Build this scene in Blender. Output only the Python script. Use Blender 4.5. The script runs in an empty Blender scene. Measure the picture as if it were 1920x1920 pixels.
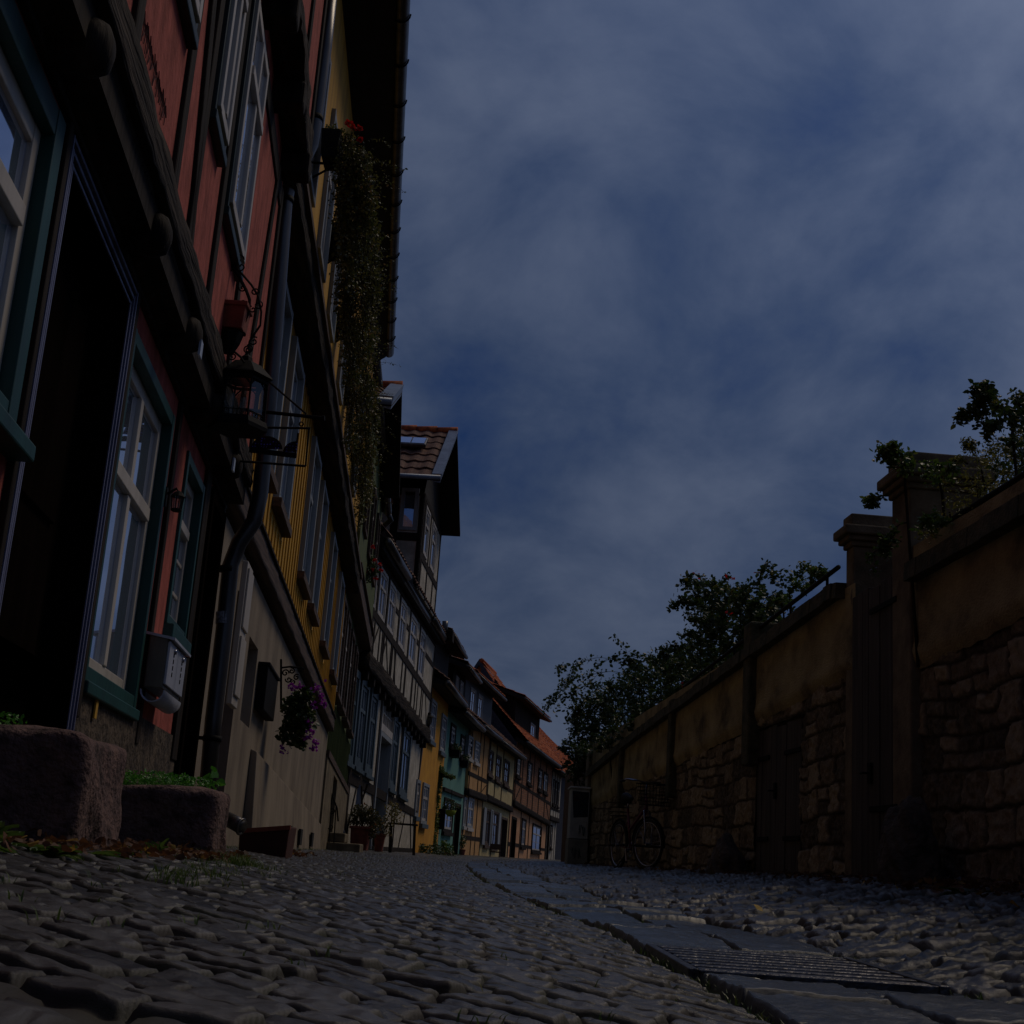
import bpy, math, random
import numpy as np
from mathutils import Vector, Matrix
R=math.radians
random.seed(7)
S=bpy.context.scene; COL=S.collection

# ---------------------------------------------------------------- camera
FPX=2500.0; ROLL=R(4.0); PITCH=math.atan(638.5/2500)
cp,sp=math.cos(PITCH),math.sin(PITCH); cr,sr=math.cos(ROLL),math.sin(ROLL)
cF=Vector((0,cp,sp)); cU0=Vector((0,-sp,cp)); cR0=Vector((1,0,0))
cR=cR0*cr+cU0*sr; cU=cU0*cr-cR0*sr
cam=bpy.data.cameras.new('camera'); camo=bpy.data.objects.new('camera',cam); COL.objects.link(camo)
cam.sensor_width=36; cam.lens=36*FPX/1920; cam.clip_start=.05; cam.clip_end=2000
M4=Matrix((cR,cU,-cF)).transposed().to_4x4(); camo.matrix_world=M4
cam.dof.use_dof=False
S.camera=camo
def ray(px,py): return cF+cR*((px-960)/FPX)+cU*((960-py)/FPX)
def atY(px,py,Y): d=ray(px,py); return d*(Y/d.y)          # measure: where a sight line meets the cross-section of the street at Y

# ---------------------------------------------------------------- light, sky, exposure
SUN_EL,SUN_AZ=R(54),R(50)        # azimuth from +Y (street direction) towards +X (right)
W=bpy.data.worlds.new('World'); S.world=W; W.use_nodes=True
nt=W.node_tree; N=nt.nodes; Lk=nt.links; N.clear()
out=N.new('ShaderNodeOutputWorld'); bg=N.new('ShaderNodeBackground'); Lk.new(bg.outputs[0],out.inputs[0])
sky=N.new('ShaderNodeTexSky'); sky.sky_type='NISHITA'; sky.sun_disc=False; sky.sun_elevation=SUN_EL; sky.sun_rotation=SUN_AZ
sky.air_density=1.0; sky.dust_density=1.0
bg.inputs[1].default_value=.1
def nd(t,**k):
    n=N.new(t)
    for a,b in k.items(): setattr(n,a,b)
    return n
tc=nd('ShaderNodeTexCoord'); sx=nd('ShaderNodeSeparateXYZ'); Lk.new(tc.outputs['Generated'],sx.inputs[0])
def mth(op,a,b=None,c=None,nt_=None):
    n=nd('ShaderNodeMath',operation=op)
    for i,v in enumerate((a,b,c)):
        if v is None: continue
        if isinstance(v,(int,float)): n.inputs[i].default_value=v
        else: Lk.new(v,n.inputs[i])
    return n.outputs[0]
zz=mth('ADD',mth('MAXIMUM',sx.outputs[2],0.0),.5)
cx=mth('DIVIDE',sx.outputs[0],zz); cy=mth('DIVIDE',sx.outputs[1],zz)
cv=nd('ShaderNodeCombineXYZ'); Lk.new(cx,cv.inputs[0]); Lk.new(cy,cv.inputs[1])
n1=nd('ShaderNodeTexNoise'); n1.inputs['Scale'].default_value=4.6; n1.inputs['Detail'].default_value=8; n1.inputs['Roughness'].default_value=.57; n1.inputs['Distortion'].default_value=.3
Lk.new(cv.outputs[0],n1.inputs['Vector'])
n2=nd('ShaderNodeTexNoise'); n2.inputs['Scale'].default_value=2.0; n2.inputs['Detail'].default_value=4; Lk.new(cv.outputs[0],n2.inputs['Vector'])
r1=nd('ShaderNodeValToRGB'); r1.color_ramp.elements[0].position=.35; r1.color_ramp.elements[1].position=.66
r1.color_ramp.elements[0].color=(.16,.62,2.35,1); r1.color_ramp.elements[1].color=(2.55,3.2,5.0,1)
e=r1.color_ramp.elements.new(.45); e.color=(.85,1.38,2.95,1)
mx=mth('MULTIPLY_ADD',n1.outputs[0],.6,mth('MULTIPLY',n2.outputs[0],.4)); Lk.new(mx,r1.inputs[0])
# brighter cloud around the hidden sun
sd=Vector((math.sin(SUN_AZ)*math.cos(SUN_EL),math.cos(SUN_AZ)*math.cos(SUN_EL),math.sin(SUN_EL)))
dp=nd('ShaderNodeVectorMath',operation='DOT_PRODUCT'); Lk.new(tc.outputs['Generated'],dp.inputs[0]); dp.inputs[1].default_value=sd
gl=mth('MULTIPLY_ADD',mth('POWER',mth('MAXIMUM',dp.outputs['Value'],0.0),3.5),.95,.65)
mixc=nd('ShaderNodeMix',data_type='RGBA'); mixc.inputs[0].default_value=.92
Lk.new(sky.outputs[0],mixc.inputs[6]); Lk.new(r1.outputs[0],mixc.inputs[7])
sc=nd('ShaderNodeVectorMath',operation='SCALE'); Lk.new(mixc.outputs[2],sc.inputs[0]); Lk.new(gl,sc.inputs['Scale'])
Lk.new(sc.outputs[0],bg.inputs[0])
sun=bpy.data.lights.new('sun','SUN'); sun.energy=1.65; sun.angle=R(22); sun.color=(1,.83,.62)
so=bpy.data.objects.new('sun',sun); COL.objects.link(so); so.rotation_euler=sd.to_track_quat('Z','Y').to_euler()
S.view_settings.view_transform='Standard'; S.view_settings.look='None'; S.view_settings.gamma=1
S.view_settings.exposure=-1.3
S.render.engine='CYCLES'

# ---------------------------------------------------------------- materials
MATS={}
def mat(name,c1,c2=None,scale=6,stretch=(1,1,1),rough=.8,bump=.2,bscale=30,metal=0,detail=6,c3=None,coat=0,bdist=.01,spec=.4):
    if name in MATS: return MATS[name]
    m=bpy.data.materials.new(name); m.use_nodes=True; t=m.node_tree; n=t.nodes; L=t.links
    b=n['Principled BSDF']; b.inputs['Roughness'].default_value=rough; b.inputs['Metallic'].default_value=metal
    b.inputs['Specular IOR Level'].default_value=spec
    if coat: b.inputs['Coat Weight'].default_value=coat
    co=n.new('ShaderNodeTexCoord'); mp=n.new('ShaderNodeMapping'); mp.inputs['Scale'].default_value=stretch; L.new(co.outputs['Object'],mp.inputs[0])
    c2=c2 or tuple(v*.6 for v in c1)
    no=n.new('ShaderNodeTexNoise'); no.inputs['Scale'].default_value=scale; no.inputs['Detail'].default_value=detail; no.inputs['Roughness'].default_value=.6; L.new(mp.outputs[0],no.inputs['Vector'])
    ra=n.new('ShaderNodeValToRGB'); ra.color_ramp.elements[0].position=.33; ra.color_ramp.elements[1].position=.67
    ra.color_ramp.elements[0].color=(*c2,1); ra.color_ramp.elements[1].color=(*c1,1)
    if c3: e=ra.color_ramp.elements.new(.5); e.color=(*c3,1)
    L.new(no.outputs[0],ra.inputs[0]); L.new(ra.outputs[0],b.inputs['Base Color'])
    if bump:
        nb=n.new('ShaderNodeTexNoise'); nb.inputs['Scale'].default_value=bscale; nb.inputs['Detail'].default_value=5; L.new(mp.outputs[0],nb.inputs['Vector'])
        bp=n.new('ShaderNodeBump'); bp.inputs['Strength'].default_value=bump; bp.inputs['Distance'].default_value=bdist; L.new(nb.outputs[0],bp.inputs['Height']); L.new(bp.outputs[0],b.inputs['Normal'])
    MATS[name]=m; return m
VS=(1,1,.12)  # vertical streaks
red_pl=mat('red_plaster',(.50,.115,.085),(.26,.05,.035),8,(1.6,1.6,.6),.95,.9,34,c3=(.39,.085,.062))
timber=mat('dark_timber',(.040,.030,.023),(.012,.009,.007),14,(1,1,.08),.8,.9,22,bdist=.02,spec=.12)
timberY=mat('dark_timber_beam',(.060,.044,.032),(.008,.006,.005),14,(1.2,.10,2.2),.85,1.0,22,spec=.15,c3=(.026,.019,.014),bdist=.03)
brown=mat('brown_beam',(.13,.078,.050),(.035,.022,.015),12,(2,.1,3),.75,.6,20)
cream=mat('cream_paint',(.58,.53,.46),(.40,.36,.31),5,VS,.5,.15,40)
greyp=mat('grey_paint',(.34,.36,.37),(.2,.22,.23),7,VS,.55,.3,30)
teal=mat('teal_paint',(.010,.075,.066),(.005,.040,.037),7,VS,.5,.2,30)
teal2=mat('dark_green_paint',(.012,.035,.032),(.006,.018,.016),7,VS,.5,.2,30)
bluew=mat('blue_white_trim',(.22,.24,.38),(.10,.10,.18),20,VS,.5,.3,40)
blackd=mat('black_door_paint',(.010,.007,.006),(.005,.004,.003),7,VS,1,0,30,spec=0)
beige=mat('beige_render',(.32,.26,.19),(.16,.125,.09),2.2,(1,1,.5),.9,.35,60,c3=(.25,.20,.145))
yellow=mat('yellow_boards',(.68,.37,.03),(.44,.22,.018),8,(1,1,.15),.75,.4,30)
yel2=mat('yellow_ochre_render',(.72,.35,.03),(.55,.24,.02),2,None or (1,1,1),.9,.2,40)
greenb=mat('green_boards',(.12,.15,.04),(.06,.08,.022),8,VS,.8,.3,30)
whitep=mat('white_plaster',(.60,.55,.46),(.34,.31,.25),4,(1,1,1),.95,.7,35,c3=(.45,.41,.34),bdist=.02)
turqp=mat('turquoise_render',(.15,.33,.27),(.10,.25,.20),2,(1,1,.5),.9,.2,40)
ochrep=mat('ochre_plaster',(.60,.34,.13),(.42,.22,.08),3,(1,1,1),.9,.4,40)
creamp=mat('cream_plaster',(.62,.50,.25),(.46,.36,.17),3,(1,1,1),.9,.4,40)
pinkp=mat('pink_plaster',(.75,.42,.22),(.6,.3,.15),3,(1,1,1),.9,.4,40)
blueg=mat('blue_grey_paint',(.085,.12,.135),(.04,.06,.07),7,VS,.5,.3,30)
zinc=mat('zinc_metal',(.15,.14,.135),(.06,.057,.055),8,VS,.34,.08,20,metal=.75)
lead=mat('lead_flashing',(.22,.27,.35),(.14,.17,.23),5,(1,1,1),.45,.1,20,metal=.3)
iron=mat('black_iron',(.008,.008,.009),(.004,.004,.004),20,(1,1,1),.75,.2,60,spec=.15)
terra=mat('terracotta',(.30,.075,.045),(.17,.045,.028),12,(1,1,1),.85,.2,40)
tilem=mat('clay_roof_tile',(.64,.15,.03),(.17,.045,.018),9,(1,1,1),.8,.4,40,c3=(.45,.10,.025))
tiled=mat('weathered_roof_tile',(.20,.095,.06),(.07,.035,.025),11,(1,1,1),.85,.4,40,c3=(.13,.062,.042))
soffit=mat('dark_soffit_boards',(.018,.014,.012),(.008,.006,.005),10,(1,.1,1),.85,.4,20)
slate=mat('slate_cladding',(.06,.06,.075),(.03,.03,.038),10,(1,1,1),.6,.3,20)
pinkst=mat('pink_sandstone',(.19,.115,.095),(.045,.028,.025),16,(1,1,1),.95,1.0,55,c3=(.14,.085,.078),bdist=.02)
ashlar=mat('carved_sandstone',(.25,.20,.125),(.10,.078,.048),5,(1,1,1),.95,.6,50,c3=(.18,.14,.085))
wplast=mat('stained_wall_plaster',(.46,.37,.19),(.11,.085,.045),1.9,(1,1,1.5),.95,.7,45,detail=9,c3=(.32,.25,.125),bdist=.02)
copem=mat('mossy_coping',(.12,.10,.055),(.035,.04,.018),9,(1,1,1),.95,.8,45,bdist=.02)
gatew=mat('weathered_gate_wood',(.085,.068,.060),(.035,.028,.025),10,VS,.8,.7,24)
cabm=mat('grey_cabinet_shell',(.50,.50,.46),(.32,.33,.30),5,(1,1,1),.7,.2,40)
steel=mat('mailbox_steel',(.55,.58,.68),(.40,.43,.50),9,(1,1,.2),.45,.08,30,metal=.25)
steeld=mat('mailbox_side',(.20,.18,.14),(.12,.11,.09),9,(1,1,.2),.45,.08,30,metal=.3)
yelpl=mat('yellow_plastic',(.75,.42,.05),None,6)
rubber=mat('tyre_rubber',(.012,.012,.012),None,6,rough=.7)
chrome=mat('bright_metal',(.38,.40,.46),(.25,.25,.3),6,rough=.25,metal=.9,bump=0)
maroon=mat('maroon_paint',(.16,.015,.04),None,6,rough=.3,bump=0)
soil=mat('soil_earth',(.05,.035,.022),(.02,.014,.01),20,(1,1,1),.95,.8,60)
def leafmat(name,c1,c2,c3=None,rough=.45):
    m=bpy.data.materials.new(name); m.use_nodes=True; t=m.node_tree; n=t.nodes; L=t.links; b=n['Principled BSDF']
    b.inputs['Roughness'].default_value=rough
    g=n.new('ShaderNodeNewGeometry'); ra=n.new('ShaderNodeValToRGB'); ra.color_ramp.elements[0].color=(*c2,1); ra.color_ramp.elements[1].color=(*c1,1)
    if c3: e=ra.color_ramp.elements.new(.9); e.color=(*c1,1); ra.color_ramp.elements[2].color=(*c3,1)
    L.new(g.outputs['Random Per Island'],ra.inputs[0]); L.new(ra.outputs[0],b.inputs['Base Color'])
    tr=n.new('ShaderNodeBsdfTranslucent'); L.new(ra.outputs[0],tr.inputs[0]); mi=n.new('ShaderNodeMixShader'); mi.inputs[0].default_value=.35
    L.new(b.outputs[0],mi.inputs[1]); L.new(tr.outputs[0],mi.inputs[2]); L.new(mi.outputs[0],n['Material Output'].inputs[0])
    return m
leaf_dark=leafmat('dark_green_leaf',(.055,.095,.022),(.018,.038,.010),(.13,.12,.02))
leaf_mid=leafmat('mid_green_leaf',(.10,.17,.03),(.04,.08,.015),(.2,.17,.03))
leaf_bright=leafmat('bright_green_leaf',(.10,.33,.03),(.04,.16,.015))
leaf_vine=leafmat('vine_leaf',(.15,.14,.035),(.04,.06,.014),(.22,.13,.06))
leaf_dry=leafmat('fallen_leaf',(.17,.07,.028),(.05,.022,.013),(.42,.26,.05),.7)
leaf_box=leafmat('yellow_green_leaf',(.22,.20,.04),(.07,.09,.02),(.3,.24,.06))
pet_red=leafmat('red_petal',(.65,.02,.015),(.4,.008,.008)); pet_pur=leafmat('purple_petal',(.42,.03,.48),(.22,.015,.28)); pet_pink=leafmat('pink_petal',(.5,.12,.2),(.4,.06,.1))
def glassmat():
    m=bpy.data.materials.new('window_glass'); m.use_nodes=True; b=m.node_tree.nodes['Principled BSDF']
    b.inputs['Base Color'].default_value=(.62,.73,.95,1); b.inputs['Metallic'].default_value=.85; b.inputs['Roughness'].default_value=.03; b.inputs['IOR'].default_value=1.6; b.inputs['Specular IOR Level'].default_value=.5  # blue in the base colour stands in for reflected sky
    n=m.node_tree.nodes; L=m.node_tree.links; co=n.new('ShaderNodeTexCoord'); no=n.new('ShaderNodeTexNoise'); no.inputs['Scale'].default_value=2.2; L.new(co.outputs['Object'],no.inputs[0])
    bp=n.new('ShaderNodeBump'); bp.inputs['Strength'].default_value=.05; bp.inputs['Distance'].default_value=.05; L.new(no.outputs[0],bp.inputs['Height']); L.new(bp.outputs[0],b.inputs['Normal'])
    return m
glass=glassmat()
def clearglass():
    m=bpy.data.materials.new('lantern_glass'); m.use_nodes=True; t=m.node_tree; n=t.nodes; L=t.links
    gl=n.new('ShaderNodeBsdfGlossy'); gl.inputs['Roughness'].default_value=.15; tr=n.new('ShaderNodeBsdfTransparent'); tr.inputs[0].default_value=(.75,.75,.72,1); mi=n.new('ShaderNodeMixShader'); mi.inputs[0].default_value=.12
    L.new(tr.outputs[0],mi.inputs[1]); L.new(gl.outputs[0],mi.inputs[2]); L.new(mi.outputs[0],n['Material Output'].inputs[0]); return m
cglass=clearglass()
def stonewall_mat():
    m=bpy.data.materials.new('rubble_stone'); m.use_nodes=True; t=m.node_tree; n=t.nodes; L=t.links; b=n['Principled BSDF']; b.inputs['Roughness'].default_value=.95
    at=n.new('ShaderNodeAttribute'); at.attribute_name='stone'; se=n.new('ShaderNodeSeparateColor'); L.new(at.outputs['Color'],se.inputs[0])
    ra=n.new('ShaderNodeValToRGB'); ra.color_ramp.elements[0].color=(.08,.062,.040,1); ra.color_ramp.elements[1].color=(.44,.35,.22,1); e=ra.color_ramp.elements.new(.5); e.color=(.24,.185,.115,1)
    co=n.new('ShaderNodeTexCoord'); no=n.new('ShaderNodeTexNoise'); no.inputs['Scale'].default_value=18; no.inputs['Detail'].default_value=8; no.inputs['Roughness'].default_value=.7; L.new(co.outputs['Object'],no.inputs[0])
    ad=n.new('ShaderNodeMath'); ad.operation='MULTIPLY_ADD'; ad.inputs[1].default_value=1.5; L.new(no.outputs[0],ad.inputs[0]); 
    s2=n.new('ShaderNodeMath'); s2.operation='MULTIPLY_ADD'; s2.inputs[1].default_value=.9; s2.inputs[2].default_value=-.72; L.new(se.outputs[0],s2.inputs[0]); L.new(s2.outputs[0],ad.inputs[2]); L.new(ad.outputs[0],ra.inputs[0])
    mi=n.new('ShaderNodeMix'); mi.data_type='RGBA'; L.new(se.outputs[1],mi.inputs[0]); L.new(ra.outputs[0],mi.inputs[6]); mi.inputs[7].default_value=(.055,.042,.028,1); L.new(mi.outputs[2],b.inputs['Base Color'])
    bp=n.new('ShaderNodeBump'); bp.inputs['Strength'].default_value=1; bp.inputs['Distance'].default_value=.03; L.new(no.outputs[0],bp.inputs['Height']); L.new(bp.outputs[0],b.inputs['Normal']); return m
rubble=stonewall_mat()
def street_mat():
    m=bpy.data.materials.new('cobble_stone'); m.use_nodes=True; t=m.node_tree; n=t.nodes; L=t.links; b=n['Principled BSDF']
    at=n.new('ShaderNodeAttribute'); at.attribute_name='stone'; se=n.new('ShaderNodeSeparateColor'); L.new(at.outputs['Color'],se.inputs[0])
    co=n.new('ShaderNodeTexCoord'); no=n.new('ShaderNodeTexNoise'); no.inputs['Scale'].default_value=75; no.inputs['Detail'].default_value=8; no.inputs['Roughness'].default_value=.75; L.new(co.outputs['Object'],no.inputs[0])
    nl=n.new('ShaderNodeTexNoise'); nl.inputs['Scale'].default_value=1.6; nl.inputs['Detail'].default_value=4; L.new(co.outputs['Object'],nl.inputs[0])
    s=n.new('ShaderNodeMath'); s.operation='MULTIPLY_ADD'; s.inputs[1].default_value=.95; L.new(se.outputs[0],s.inputs[0])
    s3=n.new('ShaderNodeMath'); s3.operation='MULTIPLY_ADD'; s3.inputs[1].default_value=1.1; s3.inputs[2].default_value=-.45; L.new(no.outputs[0],s3.inputs[0]); L.new(s3.outputs[0],s.inputs[2])
    ra=n.new('ShaderNodeValToRGB'); ra.color_ramp.elements[0].position=.2; ra.color_ramp.elements[0].color=(.012,.011,.011,1); ra.color_ramp.elements[1].position=.85; ra.color_ramp.elements[1].color=(.088,.082,.078,1); L.new(s.outputs[0],ra.inputs[0])
    mi=n.new('ShaderNodeMix'); mi.data_type='RGBA'; L.new(se.outputs[1],mi.inputs[0]); L.new(ra.outputs[0],mi.inputs[6])
    rj=n.new('ShaderNodeValToRGB'); rj.color_ramp.elements[0].position=.42; rj.color_ramp.elements[0].color=(.018,.013,.009,1); rj.color_ramp.elements[1].position=.66; rj.color_ramp.elements[1].color=(.028,.036,.010,1); L.new(nl.outputs[0],rj.inputs[0]); L.new(rj.outputs[0],mi.inputs[7])
    m2=n.new('ShaderNodeMix'); m2.data_type='RGBA'; m2.blend_type='MULTIPLY'; L.new(se.outputs[2],m2.inputs[0]); L.new(mi.outputs[2],m2.inputs[6]); m2.inputs[7].default_value=(.75,.95,1.25,1); L.new(m2.outputs[2],b.inputs['Base Color'])  # slabs multiplied bluish: the sky sheen is put into their colour
    rr=n.new('ShaderNodeMath'); rr.operation='MULTIPLY_ADD'; rr.inputs[1].default_value=-.07; rr.inputs[2].default_value=.30; L.new(se.outputs[2],rr.inputs[0])
    r2=n.new('ShaderNodeMath'); r2.operation='MULTIPLY_ADD'; r2.inputs[1].default_value=.4; L.new(se.outputs[1],r2.inputs[0]); L.new(rr.outputs[0],r2.inputs[2]); L.new(r2.outputs[0],b.inputs['Roughness'])
    bp=n.new('ShaderNodeBump'); bp.inputs['Strength'].default_value=.8; bp.inputs['Distance'].default_value=.0035; L.new(no.outputs[0],bp.inputs['Height']); L.new(bp.outputs[0],b.inputs['Normal']); return m
cobble=street_mat()
def brickmat():
    m=bpy.data.materials.new('brick_infill'); m.use_nodes=True; t=m.node_tree; n=t.nodes; L=t.links; b=n['Principled BSDF']; b.inputs['Roughness'].default_value=.9
    at=n.new('ShaderNodeAttribute'); at.attribute_name='wuv'; br=n.new('ShaderNodeTexBrick'); L.new(at.outputs['Vector'],br.inputs[0]); br.inputs['Scale'].default_value=1
    br.inputs['Brick Width'].default_value=.26; br.inputs['Row Height'].default_value=.1; br.inputs['Mortar Size'].default_value=.012
    br.inputs[1].default_value=(.42,.17,.07,1); br.inputs[2].default_value=(.24,.09,.045,1); br.inputs[3].default_value=(.16,.10,.06,1); L.new(br.outputs[0],b.inputs['Base Color']); return m
brickm=brickmat()

# ---------------------------------------------------------------- helpers
class MB:
    def __init__(s): s.v=[]; s.f=[]
    def add(s,vs,fs): k=len(s.v); s.v+= [tuple(v) for v in vs]; s.f+=[tuple(i+k for i in f) for f in fs]; return s
    def hexa(s,p): return s.add(p,[(0,3,2,1),(4,5,6,7),(0,1,5,4),(1,2,6,5),(2,3,7,6),(3,0,4,7)])
    def box(s,a,b):
        (x0,y0,z0),(x1,y1,z1)=a,b; return s.hexa([(x0,y0,z0),(x1,y0,z0),(x1,y1,z0),(x0,y1,z0),(x0,y0,z1),(x1,y0,z1),(x1,y1,z1),(x0,y1,z1)])
    def tube(s,pts,r,n=8,caps=True):
        pts=[Vector(p) for p in pts]; rs=r if isinstance(r,(list,tuple)) else [r]*len(pts); k=len(s.v); up=None
        for i,p in enumerate(pts):
            t=(pts[min(i+1,len(pts)-1)]-pts[max(i-1,0)]); 
            if t.length<1e-9: t=Vector((0,0,1))
            t.normalize()
            if up is None: up=t.orthogonal().normalized()
            else:
                up=up-t*up.dot(t); up=up.normalized() if up.length>1e-6 else t.orthogonal().normalized()
            w=t.cross(up)
            for j in range(n):
                a=2*math.pi*j/n; s.v.append(tuple(p+(up*math.cos(a)+w*math.sin(a))*rs[i]))
        for i in range(len(pts)-1):
            for j in range(n): s.f.append((k+i*n+j,k+i*n+(j+1)%n,k+(i+1)*n+(j+1)%n,k+(i+1)*n+j))
        if caps: s.f.append(tuple(k+j for j in range(n))[::-1]); s.f.append(tuple(k+(len(pts)-1)*n+j for j in range(n)))
        return s
    def lathe(s,c,prof,n=16,ax=None):
        c=Vector(c); k=len(s.v)
        for (r_,z) in prof:
            for j in range(n): a=2*math.pi*j/n; s.v.append((c.x+r_*math.cos(a),c.y+r_*math.sin(a),c.z+z))
        for i in range(len(prof)-1):
            for j in range(n): s.f.append((k+i*n+j,k+i*n+(j+1)%n,k+(i+1)*n+(j+1)%n,k+(i+1)*n+j))
        s.f.append(tuple(k+j for j in range(n))[::-1]); s.f.append(tuple(k+(len(prof)-1)*n+j for j in range(n))); return s
    def ring(s,c,nrm,R_,r_,n=40,m=8):
        c=Vector(c); nrm=Vector(nrm).normalized(); a=nrm.orthogonal().normalized(); b=nrm.cross(a); k=len(s.v)
        for i in range(n):
            t=2*math.pi*i/n; d=a*math.cos(t)+b*math.sin(t)
            for j in range(m): q=2*math.pi*j/m; s.v.append(tuple(c+d*(R_+r_*math.cos(q))+nrm*r_*math.sin(q)))
        for i in range(n):
            for j in range(m): s.f.append((k+i*m+j,k+i*m+(j+1)%m,k+((i+1)%n)*m+(j+1)%m,k+((i+1)%n)*m+j))
        return s
    def build(s,name,m,parent=None,smooth=False,bevel=0,base=None):
        if not s.v: return None
        vs=np.array(s.v,float)
        if parent is not None:
            o0=WORLD[parent.name]
        else:
            o0=Vector(base) if base is not None else Vector(((vs[:,0].min()+vs[:,0].max())/2,(vs[:,1].min()+vs[:,1].max())/2,vs[:,2].min()))
        me=bpy.data.meshes.new(name); me.from_pydata((vs-np.array(o0)).tolist(),[],s.f); me.materials.append(m); me.validate()
        if smooth: me.polygons.foreach_set('use_smooth',[True]*len(me.polygons))
        o=bpy.data.objects.new(name,me); COL.objects.link(o)
        if parent is not None: o.parent=parent
        else: o.location=o0
        WORLD[o.name]=o0.copy()
        if bevel:
            b=o.modifiers.new('bevel','BEVEL'); b.width=bevel; b.segments=2; b.limit_method='ANGLE'
        return o
WORLD={}   # object name -> world origin (children sit at their parent's origin)
def tag(o,label=None,cat=None,group=None,kind=None):
    if label: o['label']=label
    if cat: o['category']=cat
    if group: o['group']=group
    if kind: o['kind']=kind
    return o
def thing(name,loc,label,cat,group=None):
    o=bpy.data.objects.new(name,None); COL.objects.link(o); o.location=loc; o.empty_display_size=.1; WORLD[o.name]=Vector(loc); return tag(o,label,cat,group)
def plabel(o,l): o['label']=l; return o
class Plane:                      # a facade: s runs along it, d outwards, z up
    def __init__(s,P0,P1,flip=False):
        dx,dy=P1[0]-P0[0],P1[1]-P0[1]; s.L=math.hypot(dx,dy); s.P0=Vector((P0[0],P0[1],0)); s.u=Vector((dx/s.L,dy/s.L,0)); s.n=Vector((s.u.y,-s.u.x,0))
        if flip: s.n=-s.n
        s.k=None; s.mid=s.L/2                      # k: (height, slope) pairs, how the storeys sag along the lane
    def sag(s,a,z): return 0 if s.k is None else float(np.interp(z,[q[0] for q in s.k],[q[1] for q in s.k]))*(a-s.mid)
    def w(s,a,d,z): q=s.P0+s.u*a+s.n*d; return (q.x,q.y,z+s.sag(a,z))
    def at(s,px,py,d=0):
        r_=ray(px,py); t=(s.P0.dot(s.n)+d)/r_.dot(s.n); q=r_*t; a=(q-s.P0).dot(s.u); z=q.z
        for _ in range(6): z=q.z-s.sag(a,z)
        return (a,z)
    def rect(s,d,*p):            # TL,TR,BR,BL measured corners -> s0,s1,z0,z1
        a=[s.at(x,y,d) for x,y in p]; return ((a[0][0]+a[3][0])/2,(a[1][0]+a[2][0])/2,(a[2][1]+a[3][1])/2,(a[0][1]+a[1][1])/2)
def fbox(mb,P,s0,s1,d0,d1,z0,z1):
    return mb.hexa([P.w(s0,d0,z0),P.w(s1,d0,z0),P.w(s1,d1,z0),P.w(s0,d1,z0),P.w(s0,d0,z1),P.w(s1,d0,z1),P.w(s1,d1,z1),P.w(s0,d1,z1)])
def vnoise(x,y,seed=0):
    xi=np.floor(x).astype(np.int64); yi=np.floor(y).astype(np.int64); fx=x-xi; fy=y-yi; fx=fx*fx*(3-2*fx); fy=fy*fy*(3-2*fy)
    def h(a,b):
        q=(a*374761393+b*668265263+seed*1442695041)&0xffffffff; q=((q^(q>>13))*1274126177)&0xffffffff; return ((q^(q>>16))&0xffff)/65535.
    return (h(xi,yi)*(1-fx)+h(xi+1,yi)*fx)*(1-fy)+(h(xi,yi+1)*(1-fx)+h(xi+1,yi+1)*fx)*fy
def h01(a,b,seed): 
    q=(a.astype(np.int64)*374761393+b.astype(np.int64)*668265263+seed*1442695041)&0xffffffff; q=((q^(q>>13))*1274126177)&0xffffffff; return ((q^(q>>16))&0xffff)/65535.
def rough_beam(mb,P,s0,s1,d0,d1,z0,z1,amp=.012,step=.07,seed=1):
    """hand-hewn horizontal beam: wavy faces"""
    n=max(2,int((s1-s0)/step)); prof=[(0,0),(.33,0),(.67,0),(1,0),(1,.25),(1,.5),(1,.75),(1,1),(.67,1),(.33,1),(0,1)]
    k=len(mb.v); m=len(prof)
    for i in range(n+1):
        s=s0+(s1-s0)*i/n
        for j,(a,b) in enumerate(prof):
            q=(vnoise(np.array(s*4.),np.array(j*1.7),seed)-.5)+.6*(vnoise(np.array(s*13.),np.array(j*2.9),seed+3)-.5)
            q2=(vnoise(np.array(s*3.),np.array(j*.3),seed+5)-.5)
            mb.v.append(P.w(s,d0+(d1-d0)*a+float(q)*amp*2*(a>0.1),z0+(z1-z0)*b+float(q2)*amp*1.5+float(q)*amp))
    for i in range(n):
        for j in range(m): a,b=k+i*m+j,k+i*m+(j+1)%m; mb.f.append((a,b,b+m,a+m))
    mb.f.append(tuple(k+j for j in range(m))[::-1]); mb.f.append(tuple(k+n*m+j for j in range(m)))
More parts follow.
